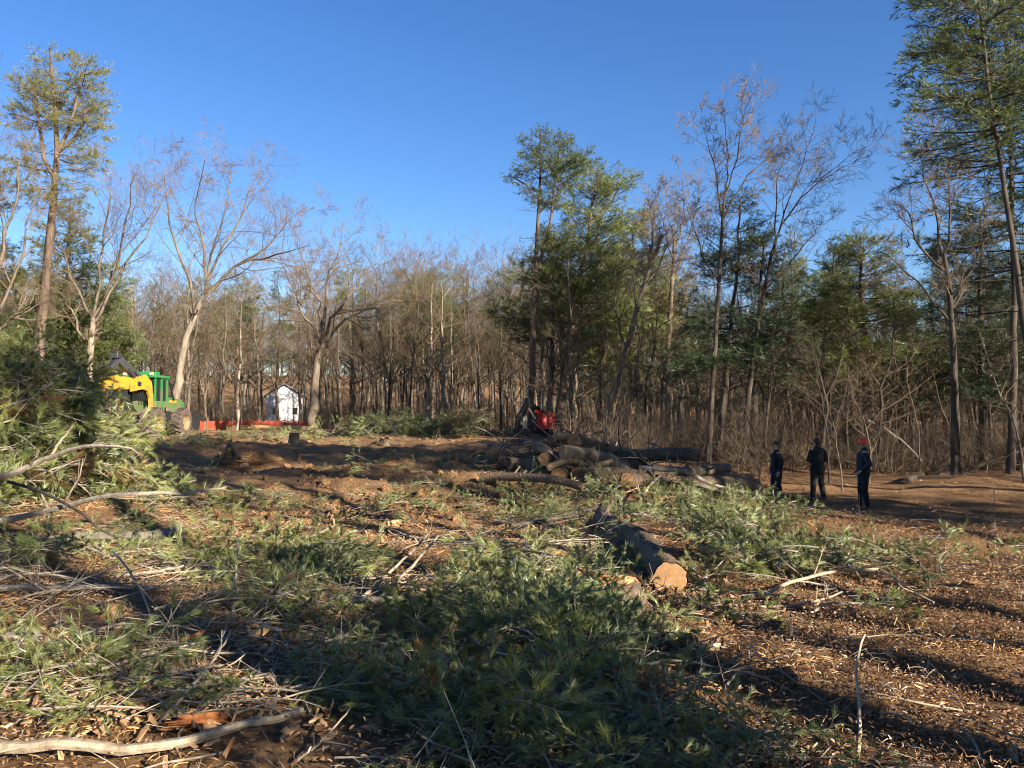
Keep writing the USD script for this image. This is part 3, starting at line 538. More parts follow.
rs = np.random.default_rng(77)
SN, SS = V([.682, .731]), V([.731, -.682])           # across and along the sun's direction on the ground
SH = []                                               # (across, along, kind, scale)
for c, e, k, sc in [(3.75, 2.3, 6, .27), (3.4, 4.6, 5, .34), (4.3, 1.2, 6, .3), (3.4, 3.4, 6, .28), (2.9, 1.6, 6, .35), (.6, 12, 3, .9), (-2.6, 12, 6, .7), (-5.0, 14, 0, .9), (-7, 20, 6, 1.), (-9, 12, 2, 1.),
                    (1.1, 9, 7, 1.3),  (2.9, 9, 7, 1.3), (4.5, 2.0, 6, .31), (5.4, 8.6, 7, 1.35), (6.5, 9.8, 7, 1.35), (8.35, 8.6, 7, 1.3), (9.6, 9.4, 7, 1.3), (10.6, 10, 7, 1.2), (12.3, 9, 7, 1.2), (13.2, 5, 5, .5),
                    (20.6, 2.5, 6, .8), (21.8, 7, 5, .85), (22.6, 1.5, 6, .75), (21, 12, 6, .9), (16.1, 9, 7, 1.0), (17.4, 8, 7, 1.0), (18.9, 6, 6, .9), (16.6, 13, 7, 1.05), (19.9, 1, 6, .8)]:
    SH.append((c, e, k, sc))
for _ in range(3000):
    c = rs.uniform(18.5, 52); e = rs.uniform(-14, 34)
    p = c * SN + e * SS
    if p[0] < .68 * p[1] + 2.2: continue
    gap = 2.3 if c < 20 else 4.6
    if all((c - a) ** 2 + (e - b) ** 2 > gap ** 2 for a, b, _, _ in SH):
        SH.append((c, e, rs.choice([3, 5, 6, 6, 7]) if c < 20 else rs.choice([0, 3, 4, 5, 6, 6]), rs.uniform(.6, .8)))
sp = V([a * SN + b * SS for a, b, _, _ in SH])
scatter('neighbouring_wood', '/World/far_wood', np.column_stack([sp, ground_z(sp[:, 0], sp[:, 1])]), rs.uniform(0, 6.28, len(sp)), V([h[3] for h in SH]), which=V([h[2] for h in SH]), label='wood standing along the right side of the clearing')

# ---------------------------------------------------------------- logs, branches, stumps
def clod(seed):
    r = np.random.default_rng(seed); m = trimesh.creation.icosphere(2, 1.0); v = np.array(m.vertices)
    v *= (.35 + 1.2 * meshkit.fbm(v * 2.1 + 50 + seed, 4, seed))[:, None]; v *= V([1.2, .9, .62]); return v, np.array(m.faces)
# branches and sticks that can be told apart: pixel track, lifts, thickness
def stick(name, label, pts, r0, r1, mat, seed=0, twigs=0, category='branch'):
    """pts: (px, py, lift) on the ground, or (px, py, 0, Y) at a distance."""
    r = np.random.default_rng(seed)
    p = V([at(q[0], q[1], q[3]) if len(q) > 3 else ground(q[0], q[1], q[2]) for q in pts])
    c = resample(p, 12, r0 * .2, r); R = np.linspace(r0, r1, 12)
    o = start(label, category, name, c[0])
    part('stem', rel(tubes(c, R, 7, cap=True, lump=.05, seed=seed), c[0]), mat, o, smooth=40)
    if twigs:
        P, Q = grow(c[None], R[None], twigs, .2, .98, .28, 45, .15, .12, 4, r, .5, .4)
        P2, Q2 = grow(P, Q, 3, .3, .95, .5, 40, .1, .1, 3, r, .6, .5)
        part('twigs', rel(cat([tubes(P, Q, 4), tubes(P2, Q2, 3)]), c[0]), mat, o)
    return o
S_ = [
 ('thick grey limb lying along the bottom left edge of the picture', [(-30, 753, .08), (60, 759, .1), (150, 761, .1), (225, 752, .1), (302, 734, .1)], .034, .024, 'stick_pale', 0),
 ('grey branch arching over the brush pile from the left edge', [(-10, 482, 0, 11.2), (45, 460, 0, 11.1), (92, 445, 0, 11.0), (128, 448, 0, 11.2), (142, 456, 0, 11.4)], .05, .015, 'stick_grey', 3),
 ('long dark branch reaching over brown ground below the brush pile', [(-10, 522, 0, 10.4), (70, 506, 0, 10.4), (118, 493, 0, 10.5), (170, 493, 0, 10.8), (226, 488, 0, 11.0)], .045, .014, 'stick_grey', 4),
 ('thin dark branch drooping from the arched branch to the ground', [(8, 482, 0, 10.6), (60, 500, 0, 10.3), (100, 530, 0, 10.0), (150, 545, .04), (210, 556, .04)], .022, .009, 'dark_bark', 3),
 ('straight pale stick standing out of the top of the brush pile', [(45, 462, 0, 11.4), (60, 442, 0, 11.4), (74, 425, 0, 11.5)], .022, .01, 'stick_pale', 0),
 ('left one of two pale parallel sticks in the middle of the slash', [(360, 611, .05), (395, 587, .2), (428, 562, .3)], .019, .012, 'stick_pale', 0),
 ('right one of two pale parallel sticks in the middle of the slash', [(380, 611, .05), (412, 586, .2), (438, 563, .3)], .02, .012, 'stick_pale', 0),
 ('short thin stick crossing below the two pale parallel sticks', [(400, 592, .15), (415, 601, .1), (428, 620, .04)], .009, .006, 'stick_pale', 0),
 ('long grey branch lying level across the slash left of the felled trunk', [(330, 612, .06), (400, 614, .08), (470, 615, .08), (540, 606, .1), (595, 590, .14)], .035, .014, 'stick_grey', 6),
 ('forked pale branch curving over the leaves below the workers', [(765, 600, .1), (800, 592, .2), (850, 588, .28), (880, 588, .28), (905, 600, .2), (934, 611, .1)], .021, .01, 'stick_pale', 5),
 ('second pale branch lying under the curving forked one', [(760, 608, .04), (800, 605, .06), (842, 594, .12)], .016, .008, 'stick_pale', 3),
 ('pale stick standing upright with a kink at the bottom right', [(857, 757, .0), (860, 735, .15), (857, 715, .28), (866, 697, .38)], .012, .007, 'stick_pale', 2),
 ('thin curved stick lying at the bottom right corner', [(960, 738, .03), (972, 752, .05), (982, 768, .03)], .008, .006, 'stick_pale', 0),
 ('grey log half buried under shaded slash at the left', [(20, 543, .04), (100, 541, .08), (160, 540, .08), (180, 536, .06)], .085, .07, 'stick_grey', 0),
 ('broken grey stick leaning over the shaded slash at the left', [(112, 580, .3), (130, 600, .2), (148, 622, .08), (150, 640, .0)], .012, .008, 'stick_pale', 0),
 ('pale grey stick lying level in the shaded slash', [(124, 586, .1), (155, 586, .12), (183, 581, .14)], .02, .014, 'stick_grey', 0),
 ('grey branch lying level at the left edge in shaded slash', [(-10, 592, .05), (50, 597, .08), (110, 600, .08), (160, 596, .05)], .03, .014, 'stick_grey', 4),
 ('thin grey stick standing upright in the shaded slash', [(233, 622, 0), (236, 600, .25), (238, 578, .42)], .012, .009, 'stick_grey', 0),
 ('broken splintered stick lying beside the pale split block', [(168, 662, .06), (205, 652, .1), (244, 640, .12)], .018, .012, 'red_wood', 2),
 ('dark forked branch on the shaded ground at the bottom middle', [(296, 768, .03), (330, 752, .1), (352, 735, .16)], .008, .005, 'stick_pale', 1),
 ('thin branch arching between boughs left of the reddish slab', [(160, 735, .05), (200, 705, .14), (230, 668, .2)], .012, .007, 'stick_grey', 3),
 ('pale broken branch lying among the green slash before the logs', [(580, 483, .1), (600, 498, .3), (622, 510, .2)], .04, .02, 'stick_pale', 5),
 ('bent pale branch rising out of the slash near the logs', [(636, 516, .1), (648, 506, .25), (660, 499, .4)], .035, .02, 'stick_pale', 2),
 ('dark branch lying left of the far end of the felled trunk', [(510, 533, .06), (560, 527, .12), (602, 513, .25)], .04, .02, 'dark_bark', 3),
 ('curved bleached branch leaning up against the log pile', [(611, 477, .1), (617, 462, .55), (630, 450, .8), (642, 446, .9)], .03, .012, 'stick_pale', 3),
 ('thin bleached branch leaning down the front of the log pile', [(668, 472, .5), (675, 485, .25), (682, 496, .05)], .03, .015, 'stick_pale', 2),
 ('pale fallen limb bending up behind the mound by the oak', [(308, 431, .1), (320, 428, .3), (340, 424, .5), (362, 423, .4)], .13, .06, 'stick_pale', 4),
 ('second pale fallen limb crossing the bent one by the oak', [(315, 429, .1), (330, 419, .6), (345, 411, 1.0), (352, 412, 1.0)], .1, .04, 'stick_pale', 6),
 ('long pale log lying along the foot of the orange fence', [(198, 430, .12), (250, 430, .15), (304, 431, .12)], .2, .16, 'cut_wood', 0),
 ('leaning dead tree propped across the right hand wood', [(906, 486, .1), (950, 474, 0, 27), (1000, 458, 0, 27), (1030, 446, 0, 27)], .1, .05, 'dark_bark', 8),
 ('thin pale dead stem slanting behind the worker in the red helmet', [(922, 462, 0, 30), (890, 432, 0, 30), (868, 420, 0, 30)], .05, .02, 'stick_grey', 3),
 ('dark leaning dead trunk in the wood behind the log pile', [(610, 440, 0, 33), (622, 408, 0, 33), (640, 380, 0, 33)], .13, .06, 'dark_bark', 4),
 ('thin stalk standing beside the worker in the red helmet', [(859, 520, 0), (859, 500, .45), (858, 488, .75)], .008, .005, 'stick_pale', 1),
 ('thin stalk standing in front of the worker in the middle', [(815, 518, 0), (816, 500, .5), (815, 480, .9)], .008, .005, 'stick_pale', 1),
 ('thin bare stalk standing alone in the leaves at the right', [(996, 552, 0), (995, 525, .4), (996, 508, .7)], .009, .005, 'stick_grey', 1),
]
for k, (lb, pts, a, b, m, t) in enumerate(S_): stick('fallen_branch', lb, pts, a, b, m, 600 + k, t)

# logs
def log(name, label, a, b, ra, rb, mat='log_bark', seed=0, category='log', bend=.03, rings=14, end='log_end', K=11, lump=.05):
    r = np.random.default_rng(seed); a, b = V(a, ), V(b, )
    c = resample(V([a, a * .6 + b * .4 + r.normal(size=3) * bend * 3, a * .3 + b * .7 + r.normal(size=3) * bend * 2, b]), K)
    R = np.linspace(ra, rb, K); R[0] *= 1.05
    o = start(label, category, name, a); v, f = tubes(c, R, rings, lump=lump, seed=seed)
    part('bark', rel((v, f), a), mat, o, smooth=50)
    for q in range(r.integers(1, 4)):
        k = r.integers(2, K - 2); t = r.uniform(-.6, 3.7); ax = (c[k + 1] - c[k]) / np.linalg.norm(c[k + 1] - c[k]); u = np.cross(ax, [0, 0, 1.0]); u /= np.linalg.norm(u); w = np.cross(u, ax); d = math.cos(t) * u + math.sin(t) * w + ax * .5
        part('branch_stub', rel(tubes(V([c[k], c[k] + d * R[k] * .9, c[k] + d * (R[k] * .9 + r.uniform(.05, .2))]), V([R[k] * .4, R[k] * .3, R[k] * .2]), 7, cap=True), a), mat, o, smooth=50)
    for e, s in ((0, 1), (K - 1, -1)):
        ring = v[e * rings:(e + 1) * rings]; ctr = ring.mean(0); d = (c[1] - c[0] if e == 0 else c[-2] - c[-1]); d = d / np.linalg.norm(d)
        inner = ctr + (ring - ctr) * .93
        vv = np.vstack([inner - d * .012, inner * .5 + ctr * .5 - d * .014 + r.normal(size=(rings, 3)) * .001, [ctr - d * .014], inner + d * .05]); ff = []
        for q in range(rings):
            w = (q + 1) % rings
            ff += [[q, w, rings + w], [q, rings + w, rings + q], [rings + q, rings + w, 2 * rings], [2 * rings + 1 + q, 2 * rings + 1 + w, w], [2 * rings + 1 + q, w, q]]
        part('cut_end', rel((vv, V(ff)), a), end, o)
    return o
g1, g2 = ground(670, 593, .15), ground(603, 522, .13)
log('felled_trunk', 'felled pine trunk lying in green slash with its cut end to us', g1, g2, .185, .14, seed=1, category='tree trunk', bend=.06, rings=32, end='ringed_wood', K=26, lump=.04)
def pl(px, py, Y): return at(px, py, Y)
LOGS = [('broken log jutting up left from the top of the pile', (556, 436, 22), (612, 452, 22.5), .15, .13, 'log_bark'), ('short peeled log lying steeply on the left of the pile', (536, 447, 21), (560, 466, 20), .13, .12, 'hardwood_bark'), ('slim crooked log lying across the log ends', (548, 468, 18.6), (612, 461, 19.4), .08, .06, 'log_bark'), ('dark log propped at the back under the red machine', (508, 446, 25), (566, 440, 26), .2, .18, 'log_bark'),
        ('bent log tossed across the front of the pile', (590, 470, 18.6), (648, 479, 18.3), .13, .1, 'log_bark'), ('short crooked log resting on the right end of the pile', (690, 473, 19.3), (728, 468, 20.5), .13, .12, 'hardwood_bark'), ('thick short log lying flat between the reddish log ends', (600, 481, 18.4), (636, 487, 18.0), .19, .17, 'log_bark'), ('thin grey pole lying along the right end of the pile', (640, 468, 18.8), (745, 492, 18.6), .06, .04, 'stick_grey'),
        ('topmost log with a pale broken end on the log pile', (574, 440, 20.5), (650, 470, 23), .19, .16, 'log_bark'), ('sunlit tan log with a bare peeled end sloping down the pile', (562, 453, 19.8), (668, 490, 21), .2, .2, 'hardwood_bark'),
        ('dark log lying level at the back of the pile', (606, 450, 23), (700, 456, 22), .2, .17, 'log_bark'), ('thin pale pole lying along the ridge of the pile', (520, 447, 24), (606, 431, 26), .06, .05, 'hardwood_bark'),
        ('long upper log at the right end of the pile', (652, 472, 19.6), (752, 480, 20), .19, .16, 'log_bark'), ('long middle log at the right end of the pile', (622, 482, 19.2), (758, 486, 19.4), .2, .17, 'log_bark'),
        ('lowest log at the right end of the pile in slash', (676, 491, 18.8), (764, 496, 19.0), .18, .15, 'hardwood_bark'), ('log under the tan one in the middle of the pile', (596, 474, 19.6), (700, 494, 19.4), .2, .18, 'log_bark'),
        ('dark thin log on the ground left of the pile', (482, 478, 19), (582, 487, 17.5), .11, .09, 'log_bark'), ('log end stacked leftmost facing out of the pile', (545, 459, 20), (566, 455, 24), .17, .17, 'log_bark'),
        ('reddish log end low in the pile facing the camera', (558, 475, 18.8), (580, 466, 23), .18, .18, 'log_bark'), ('second reddish log end beside it in the pile', (577, 474, 18.9), (600, 466, 23), .16, .16, 'log_bark'),
        ('dark log buried in the back left of the pile', (490, 452, 24), (570, 458, 23), .24, .22, 'log_bark'), ('stubby log behind the dirt left of the pile', (498, 462, 22), (560, 470, 21.5), .22, .22, 'log_bark'),
        ('short pale ended log poking out of slash before the pile', (628, 480, 17.4), (645, 476, 19.2), .17, .17, 'log_bark')]
for k, (lb, a, b, ra, rb, m) in enumerate(LOGS): log('log', lb, pl(*a), pl(*b), ra, rb, m, 700 + k)
tag(part('log_pile_core', cat([(clod(530)[0] * V([2.4, 1.0, .55]) + V([2.8, 21.4, -.25]), clod(530)[1]), (clod(531)[0] * V([2.2, 1.1, .8]) + V([.2, 23.8, -.15]), clod(531)[1])]), 'soil', smooth=True), 'dark heap of dirt and bark under the logs', kind='stuff')

def bare_branch(seed):
    r = np.random.default_rng(seed); p = resample(V([[-.9, 0, .03], [-.3, r.normal() * .15, .12], [.3, r.normal() * .15, .12], [1.0, r.normal() * .25, .06]]), 7, .02, r); R = np.linspace(.02, .006, 7)
    c, cr = grow(p[None], R[None], 5, .25, .98, .42, 42, .1, .12, 4, r, .5, .4); c2, c2r = grow(c, cr, 3, .3, .95, .5, 40, .1, .1, 3, r, .6, .5)
    return cat([tubes(p, R, 6), tubes(c, cr, 4), tubes(c2, c2r, 3)])
rb = np.random.default_rng(69); nb = 56; hx = np.where(rb.random(nb) < .7, rb.uniform(-.8, 2.0, nb), rb.uniform(2.0, 5.6, nb)); hy = np.where(hx < 2., rb.uniform(21.5, 25.5, nb), rb.uniform(21.0, 22.5, nb))
scatter('branch_tangle', [[(bare_branch(590 + k), ('dark_bark', 'log_bark', 'stick_grey')[k % 3])] for k in range(6)], np.column_stack([hx, hy, ground_z(hx, hy) + rb.uniform(.05, .75, nb)]), rb.uniform(0, 6.28, nb), rb.uniform(.6, 1.4, nb), rb.normal(size=nb) * .5, rb.normal(size=nb) * .5, 70, label='dark broken branches tangled over and behind the log pile')
# stumps, blocks and slabs
def block(name, label, px, py, size, rz, mats, seed, lift=.0, tilt=(0, 0), category='wood block'):
    r = np.random.default_rng(seed); m = trimesh.creation.box(size).subdivide().subdivide(); m.merge_vertices(); v = np.array(m.vertices); nrm = v / (np.array(size) * .5); v[:, 0] += size[0] * .16 * np.sign(v[:, 0]) * (np.abs(v[:, 0]) > size[0] * .45) * r.normal(size=len(v)); v[:, 1] *= (1 - .28 * (v[:, 2] < -.2 * size[2]) * 1.0)
    v = v * (1 + .12 * (meshkit.noise(v * 9 + seed * 3.1, seed)[:, None] - .5) * 2); v[:, 2] += .18 * size[2] * np.sin(v[:, 1] / size[1] * 3.1); v += r.normal(size=v.shape) * min(size) * .03
    v[:, 1] *= 1 - .35 * np.clip(np.abs(nrm[:, 0]), 0, 1) ** 3 * r.uniform(0, 1)
    g = ground(px, py, lift + size[2] * .45 + .03); o = start(label, category, name, g)
    R3 = trimesh.transformations.euler_matrix(rad(tilt[0]), rad(tilt[1]), rad(rz))[:3, :3]; f = np.array(m.faces)
    top = nrm[f].mean(1)[:, 2] > .9
    v = v @ R3.T
    part('bark_side', (v, f[~top]), mats[0], o); part('split_face', (v, f[top]), mats[1], o)
    return o
B_ = [('split reddish slab of heartwood with a torn orange face at the bottom left', 196, 736, (.32, .17, .045), 52, ('red_wood', 'red_wood'), (-38, 14)), ('long flat bark slab lying left of the torn orange slab', 172, 710, (.46, .15, .04), 24, ('log_bark', 'red_wood'), (-30, -6)),
      ('pale split block of wood at the edge of the shaded slash', 252, 652, (.28, .09, .06), 40, ('cut_wood', 'cut_wood'), (-24, -24)), ('pale split wedge of wood lying left of the felled trunk', 556, 566, (.42, .18, .16), -32, ('cut_wood', 'cut_wood'), (-25, 8)),
      ('thick block of split bark in front of the cut trunk end', 608, 596, (.44, .26, .2), 14, ('red_wood', 'log_bark'), (-20, 8)), ('upright pale splinter block below the cut trunk end', 634, 624, (.17, .1, .3), 28, ('log_bark', 'cut_wood'), (-42, -14)),
      ('small pale chunk lying on the leaves right of the slash', 708, 669, (.15, .06, .05), 5, ('chip', 'chip'), (-20, 0)), ('small tan chunk lying in the shade at the bottom middle', 523, 690, (.12, .06, .05), -35, ('cut_wood', 'chip'), (-20, 0)),
      ('weathered chunk of wood lying in shade above the tan chunk', 440, 676, (.17, .05, .05), -50, ('stick_grey', 'stick_pale'), (-10, 0)), ('tan chunk lying in leaf litter at the bottom middle', 375, 738, (.1, .07, .05), 80, ('cut_wood', 'red_wood'), (-20, 0)),
      ('crumbling rust brown slab between green boughs at the left', 175, 682, (.28, .13, .05), 10, ('log_bark', 'red_wood'), (-26, 8)), ('short grey stub of a log at the left edge', 12, 660, (.3, .12, .11), 18, ('stick_grey', 'stick_pale'), (0, 0)),
      ('pale yellow chip lying at the foot of the upright stick', 804, 735, (.1, .07, .02), 20, ('chip', 'chip'), (-25, 0)), ('pale slab lying on the brown mound in the middle', 395, 526, (.3, .2, .1), 60, ('cut_wood', 'chip'), (-20, 0)),
      ('pale flat chunk on the lit dirt above the two sticks', 470, 549, (.45, .16, .08), -12, ('cut_wood', 'chip'), (-10, 0)), ('brown slab of bark on the dirt left of the felled trunk', 520, 548, (.5, .16, .08), 8, ('log_bark', 'cut_wood'), (-15, 0)),
      ('small round of wood on the slash before the log pile', 630, 500, (.3, .2, .16), 10, ('cut_wood', 'chip'), (-25, 0))]
for k, (lb, px, py, sz, rz, m, tl) in enumerate(B_): block('wood_block', lb, px, py, sz, rz, m, 800 + k, tilt=tl)
def stump(label, px, py, r0, h, nroots, seed, plate=0.0):
    r = np.random.default_rng(seed); g = ground(px, py, 0); o = start(label, 'stump', 'stump', g)
    c = V([[0, 0, -.2], [0, 0, h * .4], [.03, 0, h]]); part('trunk_base', tubes(resample(c, 6), taper(r0, r0 * .8, 6, .5), 12, lump=.08, seed=seed), 'log_bark', o, smooth=60)
    a = np.arange(12) * np.pi / 6; top = np.stack([np.cos(a) * r0 * .76, np.sin(a) * r0 * .76, h + .02 + r.normal(size=12) * .03], 1); part('cut_top', (np.vstack([top + V([.03, 0, 0]), [[.03, 0, h + .04]]]), V([[i, (i + 1) % 12, 12] for i in range(12)])), 'cut_wood', o)
    for k in range(nroots):
        t = r.uniform(0, 6.28); d = V([math.cos(t), math.sin(t), 0]); L = r.uniform(.5, 1.0)
        p = resample(V([d * r0 * .5 + V([0, 0, h * .3]), d * L * .5 + V([0, 0, .12 + plate * r.random()]), d * L + V([0, 0, -.05 + plate * r.uniform(-.1, .8)])]), 6, .03, r)
        part('root', tubes(p, np.linspace(r0 * .35, .03, 6), 6, lump=.08, seed=seed + k), 'log_bark', o, smooth=60)
    if plate:
        v, f = clod(seed); part('soil_clump', (v * V([r0 * 2.6, r0 * 1.7, plate * .9]) + V([0, .15, .12]), f), 'soil', o, smooth=True)
    return o
stump('torn out root plate with clinging dirt on the mound', 246, 464, .3, .25, 9, 901, .5)
stump('small cut stump in sunlight beyond the root plate', 294, 446, .26, .5, 5, 902)
stump('low pale cut stump at the foot of the centre brush heap', 385, 447, .3, .3, 5, 903)
stump('low stump with roots beside the leftmost worker', 772, 503, .25, .3, 5, 904)
stump('dark rooty stump on the lit bank below the orange fence', 205, 441, .3, .3, 8, 905, .2)

# ---------------------------------------------------------------- what lies on the ground
def ground_bough(seed, L=1.0, ntw=9, nn=24, nl=.11, nw=.005, ntuft=1):
    r = np.random.default_rng(seed); K = 6; s = np.linspace(0, 1, K)
    main = np.stack([s * L - L * .4, .12 * L * np.sin(s * 3 + r.random() * 6), .05 + L * .1 * np.sin(s * 3)], 1)
    tw, tr = grow(main[None], np.linspace(.011, .004, K)[None], ntw, .1, .98, .5, 45, .05, .15, 4, r, .6, .5, .5, .002, flat=.7)
    tw2, tr2 = grow(tw, tr, 2, .3, .9, .55, 40, .08, .12, 3, r, .7, .5, .3, .0015, flat=.4)
    wood = cat([tubes(main, np.linspace(.015, .005, K), 5), tubes(tw, tr, 3), tubes(tw2, tr2, 3)])
    P, D = [], []
    for B in (tw, tw2, main[None, -2:]):
        for f in (.6, .8, 1.0):
            k = (B.shape[1] - 1) * f; a = min(int(k), B.shape[1] - 2); u = k - a
            P.append(B[:, a] * (1 - u) + B[:, a + 1] * u); dd = B[:, a + 1] - B[:, a]; D.append(dd / (np.linalg.norm(dd, axis=1, keepdims=True) + 1e-9))
    P, D = np.vstack(P), np.vstack(D)
    return wood, needle_tufts(P, D, nn, nl, nw, .27, r)
GB = [ground_bough(300 + k, .9 + .12 * k, (8, 6, 9, 6, 7)[k], (16, 22, 15, 24, 16)[k], (.11, .16, .12, .17, .13)[k], (.007, .0065, .0075, .0065, .008)[k]) for k in range(5)]
GBM = [[(w, 'stick_grey'), (n, 'cut_needles')] for w, n in GB] * 2 + [[(GB[1][0], 'stick_grey'), (GB[1][1], 'dry_needles')], [(GB[4][0], 'stick_grey'), (GB[4][1], 'olive_needles')]]
rg = np.random.default_rng(21)
KEEP = []                                             # keep the slash off what shows bare
for _, pts, *_r in S_:
    q = [ground(p[0], p[1])[:2] for p in pts if len(p) == 3]
    for u, w in zip(q[:-1], q[1:]): KEEP += [u * (1 - t) + w * t for t in np.linspace(0, 1, 6)]
KEEP += [ground(b[1], b[2])[:2] for b in B_] * 2 + [g1[:2] * (1 - t) + g2[:2] * t for t in np.linspace(-.1, 1, 14)]
KEEP = V(KEEP); KEEP = KEEP[np.hypot(KEEP[:, 0], KEEP[:, 1]) < 16]
def clear_of(p, r=.26):
    d = np.hypot(p[:, None, 0] - KEEP[None, :, 0], p[:, None, 1] - KEEP[None, :, 1] ).min(1)
    return d > r
def on_ground(pts): return np.column_stack([pts, ground_z(pts[:, 0], pts[:, 1])])
def blobs(spec, seed):
    """spec: (px, py, spread x in m, spread y in m, count)"""
    r = np.random.default_rng(seed); out = []
    for px, py, sx, sy, n in spec:
        g = ground(px, py)
        u = r.normal(size=(n, 2)) * .62
        out.append(np.column_stack([g[0] + u[:, 0] * sx, g[1] + u[:, 1] * sy]))
    return np.vstack(out)
green = blobs([(40, 560, 2.2, 1.8, 150), (200, 585, 2.2, 1.4, 170), (60, 640, 1.2, .8, 90), (120, 660, 1.1, .6, 60), (60, 730, .7, .4, 50), (300, 590, 2.0, 1.4, 150), (390, 610, 1.6, 1.0, 110), (230, 560, 2.4, 1.2, 80),
               (330, 690, 1.1, .7, 70), (420, 720, .9, .6, 90), (500, 680, 1.0, .9, 70), (560, 640, 1.2, 1.2, 90), (620, 680, 1.0, .8, 75), (680, 720, .8, .5, 40), (560, 740, .8, .5, 40), (640, 745, .7, .4, 36),
               (470, 620, 1.2, .9, 90), (540, 580, 1.4, 1.3, 110), (570, 520, 1.6, 2.0, 130), (620, 500, 1.8, 1.6, 110), (690, 530, 1.8, 1.8, 150), (740, 560, 1.8, 1.6, 170), (800, 545, 1.8, 1.8, 110), (760, 520, 2.4, 2.0, 110),
               (860, 560, 1.8, 1.5, 45), (720, 600, .9, .8, 60), (810, 600, 1.2, .8, 30), (800, 690, .5, .4, 14), (790, 750, .6, .3, 22), (870, 745, .5, .25, 10), (260, 510, .8, .8, 22), (180, 520, 1.2, 1.2, 45), (150, 480, 1.2, 1.5, 35), (210, 438, 4, 4, 110), (290, 437, 4, 4, 90), (180, 446, 3, 4, 60), (350, 441, 3, 3, 50), (430, 470, 2.5, 2, 40), (470, 505, 1.6, 1.6, 45), (400, 500, 2, 2, 30), (20, 690, .7, .5, 40), (240, 720, .6, .4, 18), (270, 740, .5, .3, 16)], 22)
green = green[(green[:, 1] > 2.9) & ~((green[:, 0] > 5.2) & (green[:, 1] > 15.5) & (green[:, 1] < 30)) & clear_of(green, .3)]
gp = on_ground(green); n = len(gp)
near = np.hypot(gp[:, 0], gp[:, 1])
order = np.argsort(near); gp = gp[order]
NB = 60                                               # the nearest boughs are things of their own
gcls = []
for k, (w, nd) in enumerate(GB):
    c = klass(f'_bough_kind_{k}'); usdkit.mesh(stage, f'/World/_bough_kind_{k}/stem', w, LOOK['stick_grey']); usdkit.mesh(stage, f'/World/_bough_kind_{k}/needles', nd, LOOK['cut_needles']); gcls.append(c)
def bough_place(p):
    px = 512 + F * p[0] / p[1]
    return next(w for lim, w in ((120, 'by the limb at the bottom left'), (240, 'beside the torn reddish slab'), (360, 'right of the torn reddish slab'), (470, 'among leaves at the bottom middle'), (600, 'in front of the split bark block'), (740, 'in front of the cut trunk end'), (2000, 'near the upright kinked stick')) if px < lim)
for k in range(NB):
    copy_of(gcls[k % 5], 'pine_bough', gp[k] + V([0, 0, .03]), rg.uniform(0, 6.28), rg.uniform(.3, .55), ['small', 'short', 'bushy', 'long', 'largest'][k % 5] + ' cut green pine bough ' + bough_place(gp[k]), 'pine bough', 'cut pine boughs nearest the camera', (rg.normal() * 14, rg.normal() * 14, 0))
gp = gp[NB:]; gp = gp[(fb(gp[:, 0], gp[:, 1], 1.1, 71, 3) > -.03) & (rg.random(len(gp)) < np.where(np.hypot(gp[:, 0], gp[:, 1]) < 7, .55, .8))]; n = len(gp)
hump = np.clip(fb(gp[:, 0], gp[:, 1], .7, 72, 2) * 1.5, 0, .28) * clear_of(gp, .75) * np.clip(np.hypot(gp[:, 0], gp[:, 1]) / 9, .25, 1)
scatter('pine_slash', GBM, gp + np.column_stack([np.zeros((n, 2)), rg.uniform(-.03, .04, n) + hump * rg.random(n) ** .6]), rg.uniform(0, 6.28, n), rg.uniform(.35, .72, n) + hump * .5, rg.normal(size=n) * .2, rg.normal(size=n) * .2, 23, label='cut pine slash spread in a carpet over the clearing')

# brush piles of boughs
def pile(name, centre, sx, sy, h, n, seed, label, scale=(.6, 1.35), protos=GBM):
    r = np.random.default_rng(seed)
    u = r.normal(size=(n, 2)) * .55; d = np.hypot(u[:, 0], u[:, 1])
    x = centre[0] + u[:, 0] * sx; y = centre[1] + u[:, 1] * sy
    z = ground_z(x, y) + h * np.clip(1 - d ** 2 * .75, 0, 1) * r.random(n) ** .5 + .05
    return scatter(name, protos, np.column_stack([x, y, z]), r.uniform(0, 6.28, n), r.uniform(*scale, n), r.normal(size=n) * .5, .25 + r.normal(size=n) * .4, seed, label=label)
pile('brush_pile', (-8.35, 14.2), 1.25, 2.0, 2.4, 300, 31, 'tall pile of green pine boughs before the green tractor')
pile('brush_pile', (-10.6, 15.5), 1.9, 2.0, 1.7, 170, 32, 'lower brush heap of pine boughs at the left edge')
pile('brush_pile', ground(395, 436)[:2] + V([0, 1.0]), 3.2, 1.4, .5, 110, 33, 'green brush heap on the mound in front of the centre wood', (.8, 1.5))
pile('brush_pile', ground(462, 438)[:2] + V([0, 1]), 1.2, 1.0, 1.2, 40, 34, 'small yellowish brush heap left of the red machine', (.7, 1.3), [[(w, 'stick_grey'), (nd, 'dry_needles' if k % 2 else 'cut_needles')] for k, (w, nd) in enumerate(GB)])

